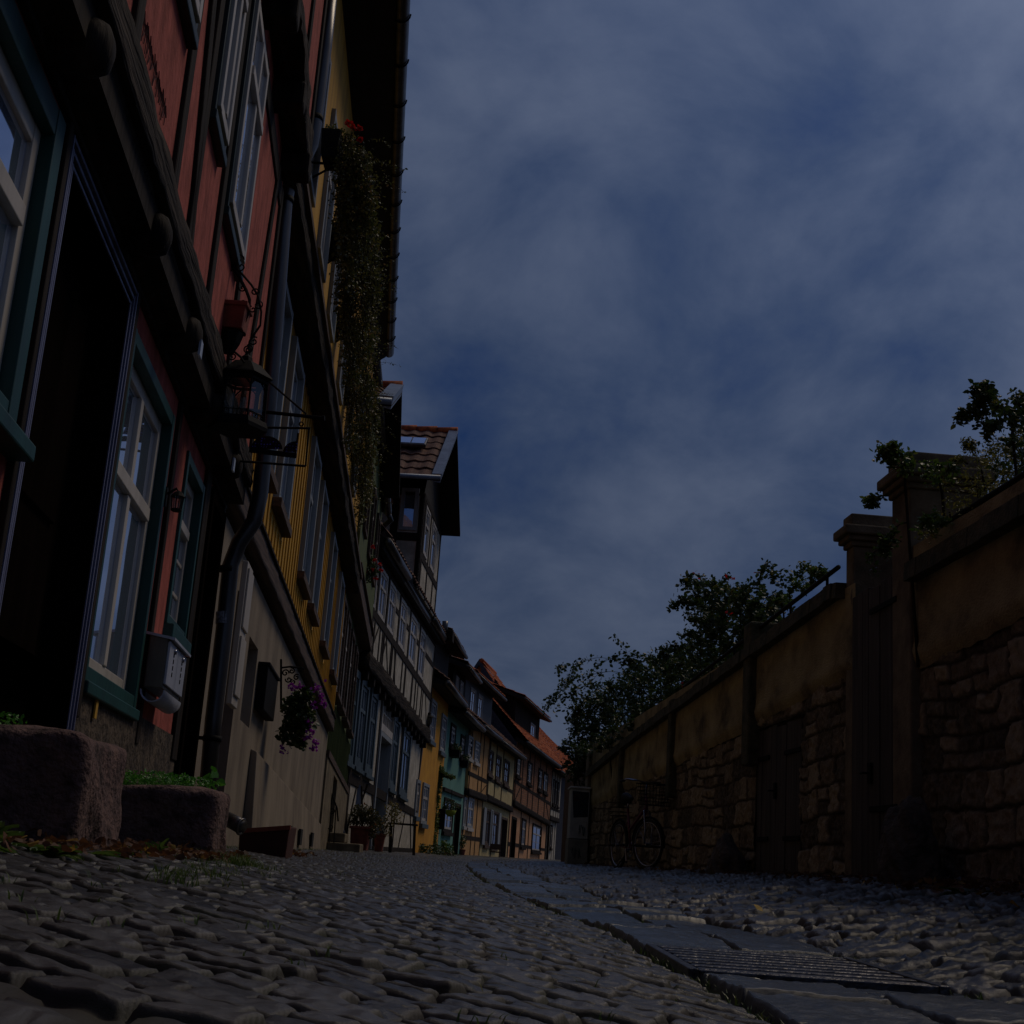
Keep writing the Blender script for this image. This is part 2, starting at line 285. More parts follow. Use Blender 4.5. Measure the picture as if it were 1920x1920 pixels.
def wall(P,parent,name,m,s0,s1,z0,z1,d,holes=(),back=5.,wuv=False,floor=True):
    mb=MB(); H=[h for h in holes]
    ss=sorted({s0,s1,*[min(max(v,s0),s1) for h in H for v in h[:2]]}); zs=sorted({z0,z1,*[min(max(v,z0),z1) for h in H for v in h[2:4]]})
    for i in range(len(ss)-1):
        for j in range(len(zs)-1):
            a,b,c,e=ss[i],ss[i+1],zs[j],zs[j+1]
            if b-a<1e-4 or e-c<1e-4: continue
            if any(h[0]<(a+b)/2<h[1] and h[2]<(c+e)/2<h[3] for h in H): continue
            mb.add([P.w(a,d,c),P.w(b,d,c),P.w(b,d,e),P.w(a,d,e)],[(0,3,2,1)])
    for h in H:
        a,b,c,e=max(h[0],s0),min(h[1],s1),max(h[2],z0),min(h[3],z1); r_=d-.22
        for q in ([(a,c),(b,c)],[(b,c),(b,e)],[(b,e),(a,e)],[(a,e),(a,c)]):
            (x,y),(u,v)=q; mb.add([P.w(x,d,y),P.w(u,d,v),P.w(u,r_,v),P.w(x,r_,y)],[(0,1,2,3)])
        mb.add([P.w(a,r_,c),P.w(b,r_,c),P.w(b,r_,e),P.w(a,r_,e)],[(0,3,2,1)])
    A=[P.w(s0,d,z0),P.w(s1,d,z0),P.w(s1,-back,z0),P.w(s0,-back,z0)]; B=[P.w(s0,d,z1),P.w(s1,d,z1),P.w(s1,-back,z1),P.w(s0,-back,z1)]
    mb.add(A+B,[(0,1,2,3),(7,6,5,4),(0,3,7,4),(1,5,6,2),(2,6,7,3)])
    o=mb.build(name,m,parent)
    if wuv:
        me=o.data; at=me.attributes.new('wuv','FLOAT_VECTOR','POINT'); o0=WORLD[o.name]; dat=[]
        for v in me.vertices: q=Vector(v.co)+o0; dat+=[(q-P.P0).dot(P.u),q.z,0]
        at.data.foreach_set('vector',dat)
    return o
def window(P,parent,r,d,cm,fm,cols=2,transom=.33,bars=0,cw=.07,fw=.045,proud=.03,rec=.07,sill=None,label=None,topbars=0):
    s0,s1,z0,z1=r
    ca=MB(); pr=d+proud; rc=d-rec-.06
    fbox(ca,P,s0,s0+cw,rc,pr,z0,z1); fbox(ca,P,s1-cw,s1,rc,pr,z0,z1); fbox(ca,P,s0+cw,s1-cw,rc,pr-.003,z1-cw,z1); fbox(ca,P,s0+cw,s1-cw,rc,pr-.003,z0,z0+cw)
    a,b,c,e=s0+cw,s1-cw,z0+cw,z1-cw; f0,f1=d-rec-.04,d-rec+.01+min(.03,cw*.3)
    fr=MB(); fbox(fr,P,a,a+fw,f0,f1,c,e); fbox(fr,P,b-fw,b,f0,f1,c,e); fbox(fr,P,a+fw,b-fw,f0,f1-.002,e-fw,e); fbox(fr,P,a+fw,b-fw,f0,f1-.002,c,c+fw)
    zt=c+(e-c)*(1-transom) if transom else e-fw
    if transom: fbox(fr,P,a+fw,b-fw,f0,f1+.012,zt-fw*.5,zt+fw*.5)
    for i in range(1,cols):
        x=a+(b-a)*i/cols; fbox(fr,P,x-fw*.5,x+fw*.5,f0,f1+.004,c+fw,zt-fw*.5); 
        if transom: fbox(fr,P,x-fw*.5,x+fw*.5,f0,f1+.004,zt+fw*.5,e-fw)
    for i in range(1,topbars+1):
        x=a+(b-a)*i/(topbars+1); fbox(fr,P,x-.01,x+.01,f0,f1-.006,zt+fw*.5,e-fw)
    for i in range(1,bars+1):
        q=c+(zt-c)*i/(bars+1); fbox(fr,P,a+fw,b-fw,f0,f1-.008,q-.011,q+.011)
    o=fr.build('window',fm,parent,bevel=.004)
    WORLD[o.name]=WORLD[parent.name]
    ca.build('casing',cm,o,bevel=.004)
    pn=MB(); fbox(pn,P,a+.01,b-.01,f1-.024,f1-.016,c+.01,e-.01); pn.build('pane',glass,o)
    if sill is not None:
        sm,ext,prj,th=sill; sb=MB(); fbox(sb,P,s0-ext,s1+ext,d-.02,d+prj,z0-th,z0-.002); sb.build('sill',sm,o,bevel=.006)
    if label: o['label']=label
    return o
def door(P,parent,r,d,cm,dm,cw=.09,rec=.15,proud=.03,panels=True,knob=True,trim=None,name='door'):
    s0,s1,z0,z1=r; ca=MB(); 
    fbox(ca,P,s0,s0+cw,d-rec,d+proud,z0,z1); fbox(ca,P,s1-cw,s1,d-rec,d+proud,z0,z1); fbox(ca,P,s0+cw,s1-cw,d-rec,d+proud-.003,z1-cw,z1)
    dl=MB(); fbox(dl,P,s0+cw,s1-cw,d-rec-.02,d-rec+.02,z0,z1-cw)
    if panels:
        w=(s1-s0-2*cw); h=z1-cw-z0
        for a,b in ((.08,.45),(.52,.93)):
            fbox(dl,P,s0+cw+w*.15,s1-cw-w*.15,d-rec+.02,d-rec+.035,z0+h*a,z0+h*b)
    o=dl.build(name,dm,parent,bevel=.004); ca.build('door_frame',cm,o,bevel=.004)
    if trim:
        t=MB()
        for k,(o0,o1) in enumerate(((.004,.016),(.034,.046),(.066,.076))):
            dd=d+proud+.012-.004*k
            fbox(t,P,s0+o0,s0+o1,d,dd,z0,z1-o0); fbox(t,P,s1-o1,s1-o0,d,dd,z0,z1-o0); fbox(t,P,s0+o1,s1-o1,d,dd-.002,z1-o1,z1-o0)
        t.build('moulding',trim,o)
    if knob:
        kb=MB(); x=s0+cw+.07; z=z0+(z1-z0)*.48; kb.tube([P.w(x,d-rec+.02,z),P.w(x,d-rec+.07,z),P.w(x+.10,d-rec+.07,z-.005)],.009,6); kb.build('handle',chrome,o)
    return o
def leaf_blob(mb,c,rad,n,ls,rnd,elong=1.8,flat=0.,droop=0,surf=.5):
    for _ in range(n):
        while True:
            v=Vector((rnd.uniform(-1,1),rnd.uniform(-1,1),rnd.uniform(-1,1)))
            if v.length<=1 and (v.length>surf*rnd.random()): break
        p=Vector(c)+Vector((v.x*rad[0],v.y*rad[1],v.z*rad[2])); leaf(mb,p,ls*rnd.uniform(.6,1.3),rnd,elong,droop)
def leaf(mb,p,L,rnd,elong=1.8,droop=0,d=None):
    if d is None: d=Vector((rnd.gauss(0,1),rnd.gauss(0,1),rnd.gauss(0,.6)-droop)).normalized()
    w=d.orthogonal().normalized(); w.rotate(Matrix.Rotation(rnd.uniform(0,6.28),3,d)); nn=d.cross(w)
    wd=L/elong; cu=rnd.uniform(.0,.18)*L
    a=p; m1=p+d*L*.35; m2=p+d*L*.7; t=p+d*L
    mb.add([a,m1+w*wd*.5+nn*cu*.6,m2+w*wd*.36+nn*cu,t,m2-w*wd*.36+nn*cu,m1-w*wd*.5+nn*cu*.6,m1-nn*cu*.1,m2+nn*cu*.3],[(0,1,6),(1,2,7,6),(2,3,7),(3,4,7),(4,5,6,7),(5,0,6)])
def branchy(lm,sm,start,dirv,length,rnd,ls,n=16,gravity=.25,r0=.006,sub=2,spread=.5,dens=1.0,elong=1.8):
    """curved twig with leaves along it, and side twigs"""
    p=Vector(start); d=Vector(dirv).normalized(); pts=[p.copy()]; st=length/n
    for i in range(n):
        d=(d+Vector((rnd.gauss(0,.10),rnd.gauss(0,.10),rnd.gauss(0,.08)-gravity/n))).normalized(); p=p+d*st; pts.append(p.copy())
        if i>1:
            for _ in range(int(2*dens+rnd.random())): leaf(lm,p+Vector((rnd.gauss(0,1),rnd.gauss(0,1),rnd.gauss(0,1)))*ls*.35,ls*rnd.uniform(.6,1.25),rnd,elong)
        if sub and rnd.random()<.38 and i>1:
            sd_=(d+Vector((rnd.gauss(0,spread),rnd.gauss(0,spread),rnd.gauss(0,spread)))).normalized()
            branchy(lm,sm,p,sd_,length*rnd.uniform(.3,.55),rnd,ls,max(5,n//2),gravity,r0*.6,sub-1,spread,dens,elong)
    sm.tube(pts,[max(r0*(1-i/(n+1)),.0012) for i in range(n+1)],4)

# ---------------------------------------------------------------- plan of the lane (metres; camera height is z=0)
def hz(x): return 1600+.07*(x-960)
def base(px,Y): q=atY(px,hz(px),Y); return (q.x,q.y)
ra_,rb_=base(117,4.86),base(372,9)
RP0=(ra_[0]-(rb_[0]-ra_[0])/(rb_[1]-ra_[1])*1.86,3.0)
c_y,c_g,c_w,c_o,c_t,c_a,c_c,c_b,c_f=[base(*q) for q in ((595,20),(640,25.5),(775,37),(820,43),(862,49),(899,54.5),(950,61),(1022,70),(1040,75))]
red=Plane(RP0,rb_); yel=Plane(rb_,c_y); grn=Plane(c_y,c_g); wht=Plane(c_g,c_w); orn=Plane(c_w,c_o); tur=Plane(c_o,c_t); och=Plane(c_t,c_a); crm=Plane(c_a,c_c); brk=Plane(c_c,c_b); far=Plane(c_b,c_f)
yel.k=[(0,-.01),(1.8,-.045),(3.9,-.05),(7.0,0)]; grn.k=[(0,0),(1,-.06),(3.8,-.055),(6.2,0)]; wht.k=[(0,0),(1,-.03),(3.4,-.045),(4.3,-.03),(5.4,0)]; brk.k=[(0,0),(2,-.07),(4.6,-.05),(6,-.05)]; crm.k=[(0,0),(2.1,-.035),(4.3,-.03)]
w10,wcab=base(1590,9.84),base(1100,25.8); dd_=(wcab[0]-w10[0])/(wcab[1]-w10[1]); WP0=(w10[0]-dd_*(w10[1]-3),3.0)
wr=Plane(WP0,wcab,flip=True)
left_poly=[(-1.05,-3),(RP0[0],RP0[1]),rb_,c_y,c_g,c_w,c_o,c_t,c_a,c_c,c_b,c_f,(6.5,100)]
right_poly=[(WP0[0]-dd_*6,-3),WP0,wcab,(1.93,30),(2.22,42),(4.2,50),(5.6,60),(8,75),(14,100)]
def interp(poly,y): return np.interp(y,[p[1] for p in poly],[p[0] for p in poly])
GL=[(.52,-3),(.50,3.2),(.43,5.4),(.16,8.4),(-.1,13),(-.33,21),(-.35,30),(.1,40),(1.2,52),(4,70),(8,100)]   # left edge of the gutter
GW=.64
def ground_base(x,y):
    xl=interp(left_poly,y); xr=interp(right_poly,y); g=interp(GL,y)+GW/2
    zc=np.interp(y,[0,6,20,60],[-.25,-.25,-.215,-.20]); zl=np.interp(y,[0,5,9,20,60],[-.03,-.045,-.09,-.13,-.17]); zr=np.interp(y,[0,8,12,20,30,60],[.03,.015,-.03,-.085,-.12,-.17])
    tl=np.clip((g-GW/2-x)/(g-GW/2-xl),0,1.15); tr=np.clip((x-g-GW/2)/(xr-g-GW/2),0,1.15)
    return zc+(zl-zc)*tl**.9+(zr-zc)*tr**.9

# ---------------------------------------------------------------- the street (one sheet, stones modelled as relief)
def stones(x,y,rw,rh,ang,seed,jit=.32,warp=.25):
    c,s=math.cos(ang),math.sin(ang); u=x*c+y*s; v=-x*s+y*c
    u=u+warp*rh*(vnoise(x*3,y*3,seed)-.5)*3; v=v+warp*rh*(vnoise(x*2.3+9,y*2.3,seed+1)-.5)*3.5
    row=np.floor(v/rh); fv=v/rh-row
    wrow=rw*(.8+.45*h01(row,row*0,seed+2)); uu=u/wrow+h01(row,row*0+1,seed+3)*7.3; col=np.floor(uu)
    j0=(h01(col,row,seed+4)-.5)*jit; j1=(h01(col+1,row,seed+4)-.5)*jit; fu=uu-col
    # shifted borders
    colb=np.where(fu<j0,col-1,np.where(fu>1+j1,col+1,col)); 
    e0=np.abs(fu-j0)*wrow; e1=np.abs(1+j1-fu)*wrow; eu=np.minimum(e0,e1); ev=np.minimum(fv,1-fv)*rh
    cu=(uu-(colb+.5)); cvv=fv-.5
    return eu,ev,colb,row,cu,cvv
def street():
    Y=[-3.0]
    while Y[-1]<.9: Y.append(Y[-1]+.06)
    while Y[-1]<100: Y.append(Y[-1]*(1.0024 if Y[-1]<5 else 1.0032 if Y[-1]<8 else 1.005 if Y[-1]<14 else 1.008 if Y[-1]<30 else 1.02))
    Y=np.array(Y); NX=1080
    T=np.linspace(-.06,1.06,NX); XL=interp(left_poly,Y)[:,None]; XR=interp(right_poly,Y)[:,None]
    X=XL+(XR-XL)*T[None,:]; Yk=np.repeat(Y[:,None],NX,1); g0=interp(GL,Yk)
    YY=Yk+np.where(X<g0,.445*(g0-X),np.where(X>g0+GW,.21*(X-g0-GW),0))*np.clip((60-Yk)/40,0,1)   # mesh rows follow the courses of the setts
    Z=ground_base(X,YY)
    gl=interp(GL,YY); gx=X-gl
    left=gx<0; right=gx>GW; mid=~left&~right
    fade=np.clip(1.6-YY/40,.35,1)
    # left setts
    eu,ev,col,row,cu,cvv=stones(X,YY,.120,.062,R(-24),11,.5,.24)
    # right cobbles
    eu2,ev2,col2,row2,cu2,cv2=stones(X,YY,.20,.135,R(12),31,.5,.5)
    def sst(e,a,b): t=np.clip((e-a)/(b-a),0,1); return t*t*(3-2*t)
    def dome(eu,ev,w,h,k): e=np.minimum(eu,ev); return h*(1-np.exp(-(np.maximum(e-k,0)/w)))
    ra=h01(col,row,5); rb=h01(col,row,6); rc=h01(col,row,7)
    nz=(vnoise(X*60,YY*60,3)-.5)*.004+(vnoise(X*25,YY*25,4)-.5)*.006
    hl=sst(np.minimum(eu,ev),.002,.0115)*.017+(ra-.5)*.010+(rb-.5)*.012*cu+(rc-.3)*.012*cvv+nz*.8+(vnoise(X*45,YY*45,18)-.5)*.004
    jl=np.clip(1-(np.minimum(eu,ev)-.0075)/.0045,0,1)  # joint tone widened over the sett sides, painting them as if shaded
    ra2=h01(col2,row2,15); rb2=h01(col2,row2,16)
    hr=sst(np.minimum(eu2,ev2),.003,.026)*.030+(ra2-.5)*.022+(rb2-.5)*.04*cu2+nz*2.2+(vnoise(X*12,YY*12,19)-.5)*.016
    jr=np.clip(1-(np.minimum(eu2,ev2)-.006)/.016,0,1)
    # slabs: two rows
    half=np.where(gx<GW/2,0,1); fx=np.where(half==0,gx,gx-GW/2); ln=.46+.0*half; vv=YY/ln+half*.43+ (vnoise(np.floor(YY)*0+half*3.1,half*1.0,2))*.5
    sr_=np.floor(vv); fvv=(vv-sr_)*ln; es=np.minimum(np.minimum(fx,GW/2-fx),np.minimum(fvv,ln-fvv))
    rs=h01(sr_,half,25); rs2=h01(sr_,half,26)
    hs=.032*sst(es,.005,.018)+(rs-.5)*.026+(rs2-.5)*.045*(fvv/ln-.5)+(vnoise(X*7,YY*7,8)-.5)*.012+nz*.8
    js=np.clip(1-(es-.005)/.016,0,1)
    H=np.where(left,hl,np.where(right,hr,hs)); J=np.where(left,jl,np.where(right,jr,js))
    eg=np.minimum(np.abs(gx),np.abs(gx-GW)); H=H-np.where(eg<.016,.03*(1-eg/.016),0); J=np.maximum(J,np.clip(1-eg/.016,0,1))
    rnd_=np.where(left,ra*.8+rb*.2,np.where(right,ra2,0.5+.35*rs)); 
    # pit under the drain grate
    pit=(YY>3.24)&(YY<4.16)&(gx>.0)&(gx<GW-.02); H=np.where(pit,-.09,H); J=np.where(pit,1,J)
    Z=Z+H*fade-.02+(vnoise(X*1.3,YY*1.3,40)-.5)*.03
    V=np.stack([X,YY,Z],-1).reshape(-1,3); ny=len(Y)
    idx=np.arange(ny*NX).reshape(ny,NX); F=np.stack([idx[:-1,:-1],idx[:-1,1:],idx[1:,1:],idx[1:,:-1]],-1).reshape(-1,4)
    me=bpy.data.meshes.new('street'); me.vertices.add(len(V)); me.vertices.foreach_set('co',V.ravel()); me.loops.add(F.size); me.loops.foreach_set('vertex_index',F.ravel()); me.polygons.add(len(F)); me.polygons.foreach_set('loop_start',np.arange(0,F.size,4)); me.polygons.foreach_set('loop_total',np.full(len(F),4)); me.update(calc_edges=True)
    me.polygons.foreach_set('use_smooth',[True]*len(F))
    at=me.attributes.new('stone','FLOAT_COLOR','POINT'); at.data.foreach_set('color',np.stack([rnd_,J,np.where(mid,1.,np.where(left,.15,0)),np.ones_like(J)],-1).astype(np.float32).ravel())
    me.materials.append(cobble); o=bpy.data.objects.new('street',me); COL.objects.link(o); tag(o,kind='structure')
street()
g=MB(); g.add([(-400,-300,-.6),(400,-300,-.6),(400,900,-.6),(-400,900,-.6)],[(0,1,2,3)]); tag(g.build('ground',soil,base=(0,0,-.6)),kind='structure')
def gz(x,y): return float(ground_base(np.array(float(x)),np.array(float(y))))

# ================================================================ RED HOUSE
def root(P,s,name,label,cat,group=None): q=P.w(s,0,-.1); return thing(name,q,label,cat,group)
H=root(red,3,'timber_house','red plastered half-timbered house with teal window frames, nearest on the left','house')
G0,J1=-.3,2.02; D1=.13; D2=.27; Z2=4.35
wA=(-.75,.48,.99,1.95); dr=(.55,1.74,.02,1.965); wB=(1.80,2.96,.50,1.86); wC=(3.50,4.22,.98,1.86); dD=(4.42,5.12,-.1,1.92)
wall(red,H,'plaster_wall',red_pl,-2.5,5.22,.485,J1,0,[wA,(dr[0],dr[1],.485,dr[3]),wB,wC,(dD[0],dD[1],.485,dD[3])])
# plinth
wall(red,H,'plinth',mat('dark_plinth_stone',(.13,.095,.065),(.03,.022,.017),7,(1,1,1),.95,1.0,26,bdist=.03),-2.5,5.22,G0,.485,.012,[(dr[0],dr[1],.02,.485),(dD[0],dD[1],-.1,.485)])
window(red,H,wA,0,teal,cream,2,.36,0,.085,.06,.015,.06,sill=(teal,.03,.07,.05))
window(red,H,wB,0,teal,cream,2,.36,0,.055,.06,.015,.06,sill=(teal,.0,.035,.05),topbars=0)
window(red,H,wC,0,teal,cream,1,.34,2,.05,.05,.015,.06,sill=(teal,.0,.05,.08))
door(red,H,dr,0,blackd,blackd,.085,.13,.01,True,True,bluew)
door(red,H,dD,0,blackd,blackd,.07,.5,.04,False,False,None,name='passage_door')
# lower frame timbers
tb=MB()
for a,b in ((.50,.55),(1.74,1.80),(4.22,4.42),(5.13,5.21)): fbox(tb,red,a+.004,b-.004,-.02,.022,.36,J1-.001)
fbox(tb,red,-2.5,5.21,-.02,.026,1.975,J1-.01)
fbox(tb,red,3.06,3.13,-.02,.02,.36,1.97)
tb.build('wall_post',timber,H,bevel=.006)
# joist ends and braces of the first jetty
for i,s in enumerate((-2.1,-.95,.22,1.38,2.35,3.35,4.4)):
    m=MB(); m.tube([red.w(s,-.05,2.06),red.w(s,D1+.0,2.045),red.w(s,D1+.035,2.045),red.w(s,D1+.05,2.045)],[.078,.082,.066,.03],16); m.build('joist_end',timber,H,True)
JS=(-2.5,-2.1,-.95,.22,1.38,2.35,3.35,4.4,5.2)
for a_,b_ in zip(JS[:-1],JS[1:]):
    m=MB(); a,b=a_+.12,b_-.12; m.hexa([red.w(a,-.02,1.985),red.w(b,-.02,1.985),red.w(b-.03,.055,2.0),red.w(a+.03,.055,2.0),red.w(a,-.02,2.14),red.w(b,-.02,2.14),red.w(b-.02,D1+.01,2.14),red.w(a+.02,D1+.01,2.14)]); m.build('filler_board',timber,H,bevel=.018)
bm=MB(); rough_beam(bm,red,-2.5,5.22,-.1,D1+.03,2.14,2.29,.007,seed=3); bm.build('sill_beam',timberY,H,True)
fb=MB(); fbox(fb,red,-2.5,5.22,-.3,D1-.005,2.02,2.14); fb.build('jetty_filler',timber,H)
def U(px,py,d): return red.at(px,py,d)
u2=(U(395,172,D1)[0],U(413,278,D1)[0]-.02,2.95,4.05); u3=(U(413,405,D1)[0],U(490,122,D1)[0]+.06,2.85,4.05); 
u1=(u2[0]-1.35,u2[0]-.62,2.88,4.05); u0=(-.9,-.1,2.9,4.05)
u4=(4.25,4.95,2.88,4.05)
WU=[u0,u1,u2,u3]
wall(red,H,'plaster_wall',red_pl,-2.5,5.22,2.30,Z2,D1,WU)
for w_ in WU: window(red,H,w_,D1,teal2,cream,2,.34,0,.035,.05,.03,-.025,sill=(teal2,.01,.04,.05))
pt=MB()
def post(mb,P,s,w,d,z0,z1,s2=None,pr=.018):
    s2=s if s2 is None else s2
    mb.hexa([P.w(s-w/2,d-.03,z0),P.w(s+w/2,d-.03,z0),P.w(s+w/2,d+pr,z0),P.w(s-w/2,d+pr,z0),P.w(s2-w/2,d-.03,z1),P.w(s2+w/2,d-.03,z1),P.w(s2+w/2,d+pr,z1),P.w(s2-w/2,d+pr,z1)])
for s,s2 in ((-1.2,None),(.35,None),(u1[1]+.08,None),(u1[0]-.1,None),(u2[0]-.09,None),(u3[0]-.08,None),(u3[1]+.10,None),(5.12,None),(4.35,4.8),(2.0,1.55)):
    post(pt,red,s,.10,D1,2.28,Z2-.18,s2)
fbox(pt,red,-2.5,5.22,D1-.03,D1+.014,Z2-.32,Z2-.18)
pt.build('wall_post',timber,H,bevel=.008)
for s in (-.4,.6,1.5,2.4,3.25,4.1,4.95):
    m=MB(); fbox(m,red,s-.08,s+.08,-.05,D2+.05,Z2-.17,Z2-.01); m.build('joist_end',timber,H,bevel=.02)
bm=MB(); rough_beam(bm,red,-2.5,5.22,-.1,D2+.03,Z2,Z2+.20,.014,seed=13); bm.build('sill_beam',timberY,H,True)
wall(red,H,'plaster_wall',red_pl,-2.5,5.22,Z2+.2,7.5,D2,[(3.2,4.0,5.1,6.3),(1.5,2.3,5.1,6.3)])
for a in (1.5,3.2): window(red,H,(a,a+.8,5.1,6.3),D2,teal2,cream,2,.34,0,.05,.045,.05,.03)
pt=MB()
for s,s2 in ((2.9,None),(4.3,None),(5.12,None)): post(pt,red,s,.11,D2,Z2+.19,7.5,s2)
pt.build('wall_post',timber,H,bevel=.008)
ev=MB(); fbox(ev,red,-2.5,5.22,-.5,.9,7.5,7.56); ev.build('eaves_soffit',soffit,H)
rf=MB(); rf.add([red.w(-2.5,.95,7.6),red.w(5.22,.95,7.6),red.w(5.22,-3.5,12),red.w(-2.5,-3.5,12)],[(0,1,2,3)]); rf.build('roof',tiled,H)
# downpipe at the joint with the yellow house
def pp(px,py,Y): return atY(px,py,Y)
dp=MB(); pts=[pp(624,-60,8.24),pp(608,90,8.24),pp(592,215,8.24),pp(583,270,8.24),pp(562,312,8.24),pp(541,345,8.24),pp(534,380,8.24),pp(522,540,8.24),pp(504,760,8.24),pp(487,930,8.24),pp(476,978,8.24),pp(448,1018,8.24),pp(432,1060,8.24),pp(420,1180,8.24),pp(400,1350,8.24),pp(388,1490,8.24)]
dp.tube(pts,.052,16); o=dp.build('downpipe',zinc,H,True)
for (px,py) in ((590,222),(535,375),(428,1068),(398,1385)):
    a=pp(px,py,8.24); m=MB(); m.tube([a+Vector((0,0,-.018)),a+Vector((0,0,.018))],.058,16); m.tube([a,a+Vector((-.14,0,0))],.012,6); m.build('pipe_clamp',iron,o,True)
a,b=pp(421,1148,8.24),pp(420,1170,8.24); m=MB(); m.tube([a,b],.0535,16); m.build('sticker',mat('worn_sticker',(.55,.55,.6),(.1,.1,.1),60,rough=.6),o)
# little white tags on the sill beam, yellow tag under window
for px,py in ((376,655),(438,872)):
    s,z=red.at(px,py,D1+.05); m=MB(); fbox(m,red,s-.03,s+.03,D1+.045,D1+.055,z-.035,z+.035); tag(m.build('number_plate',mat('white_enamel',(.6,.65,.75),(.3,.35,.45),9,rough=.4)),'small white enamel plate on the dark beam '+('above the ground floor windows' if px<400 else 'beside the lantern and hanging sign'),'plate','small plates on the beam')
s,z=red.at(180,1322,.02); m=MB(); fbox(m,red,s-.02,s+.02,.018,.025,z-.05,z+.05); tag(m.build('yellow_marker',yelpl),'small yellow marker plate on the wall below the teal window','marker')
# name painted on the plaster (faded script) -> built as thin raised strokes

r_=random.Random(12); m=MB(); a_,b_=red.at(264,40,D1),red.at(308,222,D1)
for i in range(26):
    f_=i/26; s_=a_[0]+(b_[0]-a_[0])*f_; z_=a_[1]+(b_[1]-a_[1])*f_; h_=r_.choice((.05,.07,.10)); l_=r_.uniform(-.02,.02)
    m.tube([red.w(s_+l_,D1+.004,z_-h_*.5),red.w(s_+.012,D1+.004,z_),red.w(s_+.004-l_,D1+.004,z_+h_*.5),red.w(s_+.03,D1+.004,z_+h_*.1)],.0018,4)
m.build('painted_script',mat('faded_script',(.10,.03,.028),None,9,bump=0),H)

# ================================================================ YELLOW HOUSE
H=root(yel,5,'timber_house','yellow boarded house with beige ground floor and grey window frames beside the red house','house')
E1,E2=.055,.13
b1=1.76; b2=3.93
yd=(.25,1.0,-.2,1.55); yshut=(.02,.20)
wall(yel,H,'rendered_wall',beige,-.83,11.0,-.35,b1,0,[(.45,.95,-.2,1.5),(1.35,1.95,.75,1.35)])
m=MB(); fbox(m,yel,.45,.95,-.19,-.15,-.2,1.5); m.build('door',mat('dark_red_door',(.10,.028,.018),(.05,.014,.01),7,VS,.6,.3),H)
m=MB(); fbox(m,yel,1.36,1.94,-.20,-.17,.75,1.35); m.build('cellar_window',glass,H)
m=MB(); fbox(m,yel,.10,.40,.06,.10,.72,1.62); fbox(m,yel,.12,.38,.10,.115,.78,1.15); fbox(m,yel,.12,.38,.10,.115,1.2,1.58); m.build('shutter',cream,H,bevel=.006)
m=MB(); m.hexa([yel.w(2.2,0,-.3),yel.w(10.6,0,-.3),yel.w(10.6,.10,-.3),yel.w(2.2,.10,-.3),yel.w(2.2,0,.62),yel.w(10.6,0,.33),yel.w(10.6,.055,.30),yel.w(2.2,.055,.60)]); m.build('plinth',beige,H,bevel=.01)
for s in (5.2,6.6,8.4): m=MB(); fbox(m,yel,s,s+.28,.09,.118,-.06,.12); m.build('cellar_slot',mat('dark_opening',(.01,.009,.008),None),H)
bm=MB(); rough_beam(bm,yel,-.83,11.0,-.1,E1+.025,b1+.05,b1+.24,.006,.1,seed=23); bm.build('sill_beam',brown,H,True)
m=MB(); fbox(m,yel,-.83,11.0,-.05,E1+.045,b1+.242,b1+.265); m.build('beam_moulding',timber,H)
yw=[(-.0,.78),(1.15,1.85),(2.1,2.75),(4.0,4.65),(5.3,5.95),(7.5,8.2),(9.2,9.9)]
yw=[(.25,.93),(1.35,2.20),(3.75,4.60),(5.15,5.95),(7.2,8.0),(9.2,10.0)]
zb=2.55
wall(yel,H,'boarded_wall',yellow,-.83,11.0,b1+.3,b2,E1,[(a,b,zb-.12,b2-.12) for a,b in yw])
for i,(a,b) in enumerate(yw):
    window(yel,H,(a,b,zb-.12,b2-.12),E1,greyp,greyp,2,.33,0,.06,.05,.05,.03,sill=(brown,.05,.08,.08))
# board battens (vertical) 
m=MB()
s=-.78
while s<10.9:
    if not any(a-.07<s<b+.07 for a,b in yw): fbox(m,yel,s-.012,s+.012,E1-.01,E1+.012,b1+.3,b2)
    else:
        fbox(m,yel,s-.012,s+.012,E1-.01,E1+.012,b1+.3,zb-.25)
    s+=.21
m.build('wall_boards',yellow,H)
bm=MB(); rough_beam(bm,yel,-.83,11.0,-.1,E2+.125,b2,b2+.20,.01,.1,seed=33); bm.build('sill_beam',timberY,H,True)
m=MB(); fbox(m,yel,-.83,11.0,-.05,E2+.155,b2+.205,b2+.26); fbox(m,yel,-.83,11.0,E2+.0,E2+.10,b2+.262,b2+.30); m.build('beam_moulding',brown,H)
yu=[(.3,1.0),(1.7,2.4),(3.1,3.8),(4.9,5.6),(6.7,7.4),(8.6,9.3)]
wall(yel,H,'boarded_wall',yellow,-.83,11.0,b2+.3,7.6,E2,[(a,b,4.85,6.3) for a,b in yu])
for a,b in yu: window(yel,H,(a,b,4.85,6.3),E2,greyp,cream,2,.33,0,.06,.05,.04,.03)
e0,e1=atY(768,0,10.7),atY(738,665,20.0); zE=(e0.z+e1.z)/2
de0=(e0-yel.P0).dot(yel.n); de1=(e1-yel.P0).dot(yel.n); sE=(e1-yel.P0).dot(yel.u)
k0=(e0-yel.P0).dot(yel.u); dS=lambda s: de0+(de1-de0)*(s-k0)/(sE-k0)
def strip(mb,s0,s1,a,b,z0,z1,za=None):   # a: inner d, outer follows the eave line minus b
    mb.hexa([yel.w(s0,a,z0),yel.w(s1,a,z0),yel.w(s1,dS(s1)-b,z0),yel.w(s0,dS(s0)-b,z0),yel.w(s0,a,z1),yel.w(s1,a,z1),yel.w(s1,dS(s1)-b,z1),yel.w(s0,dS(s0)-b,z1)])
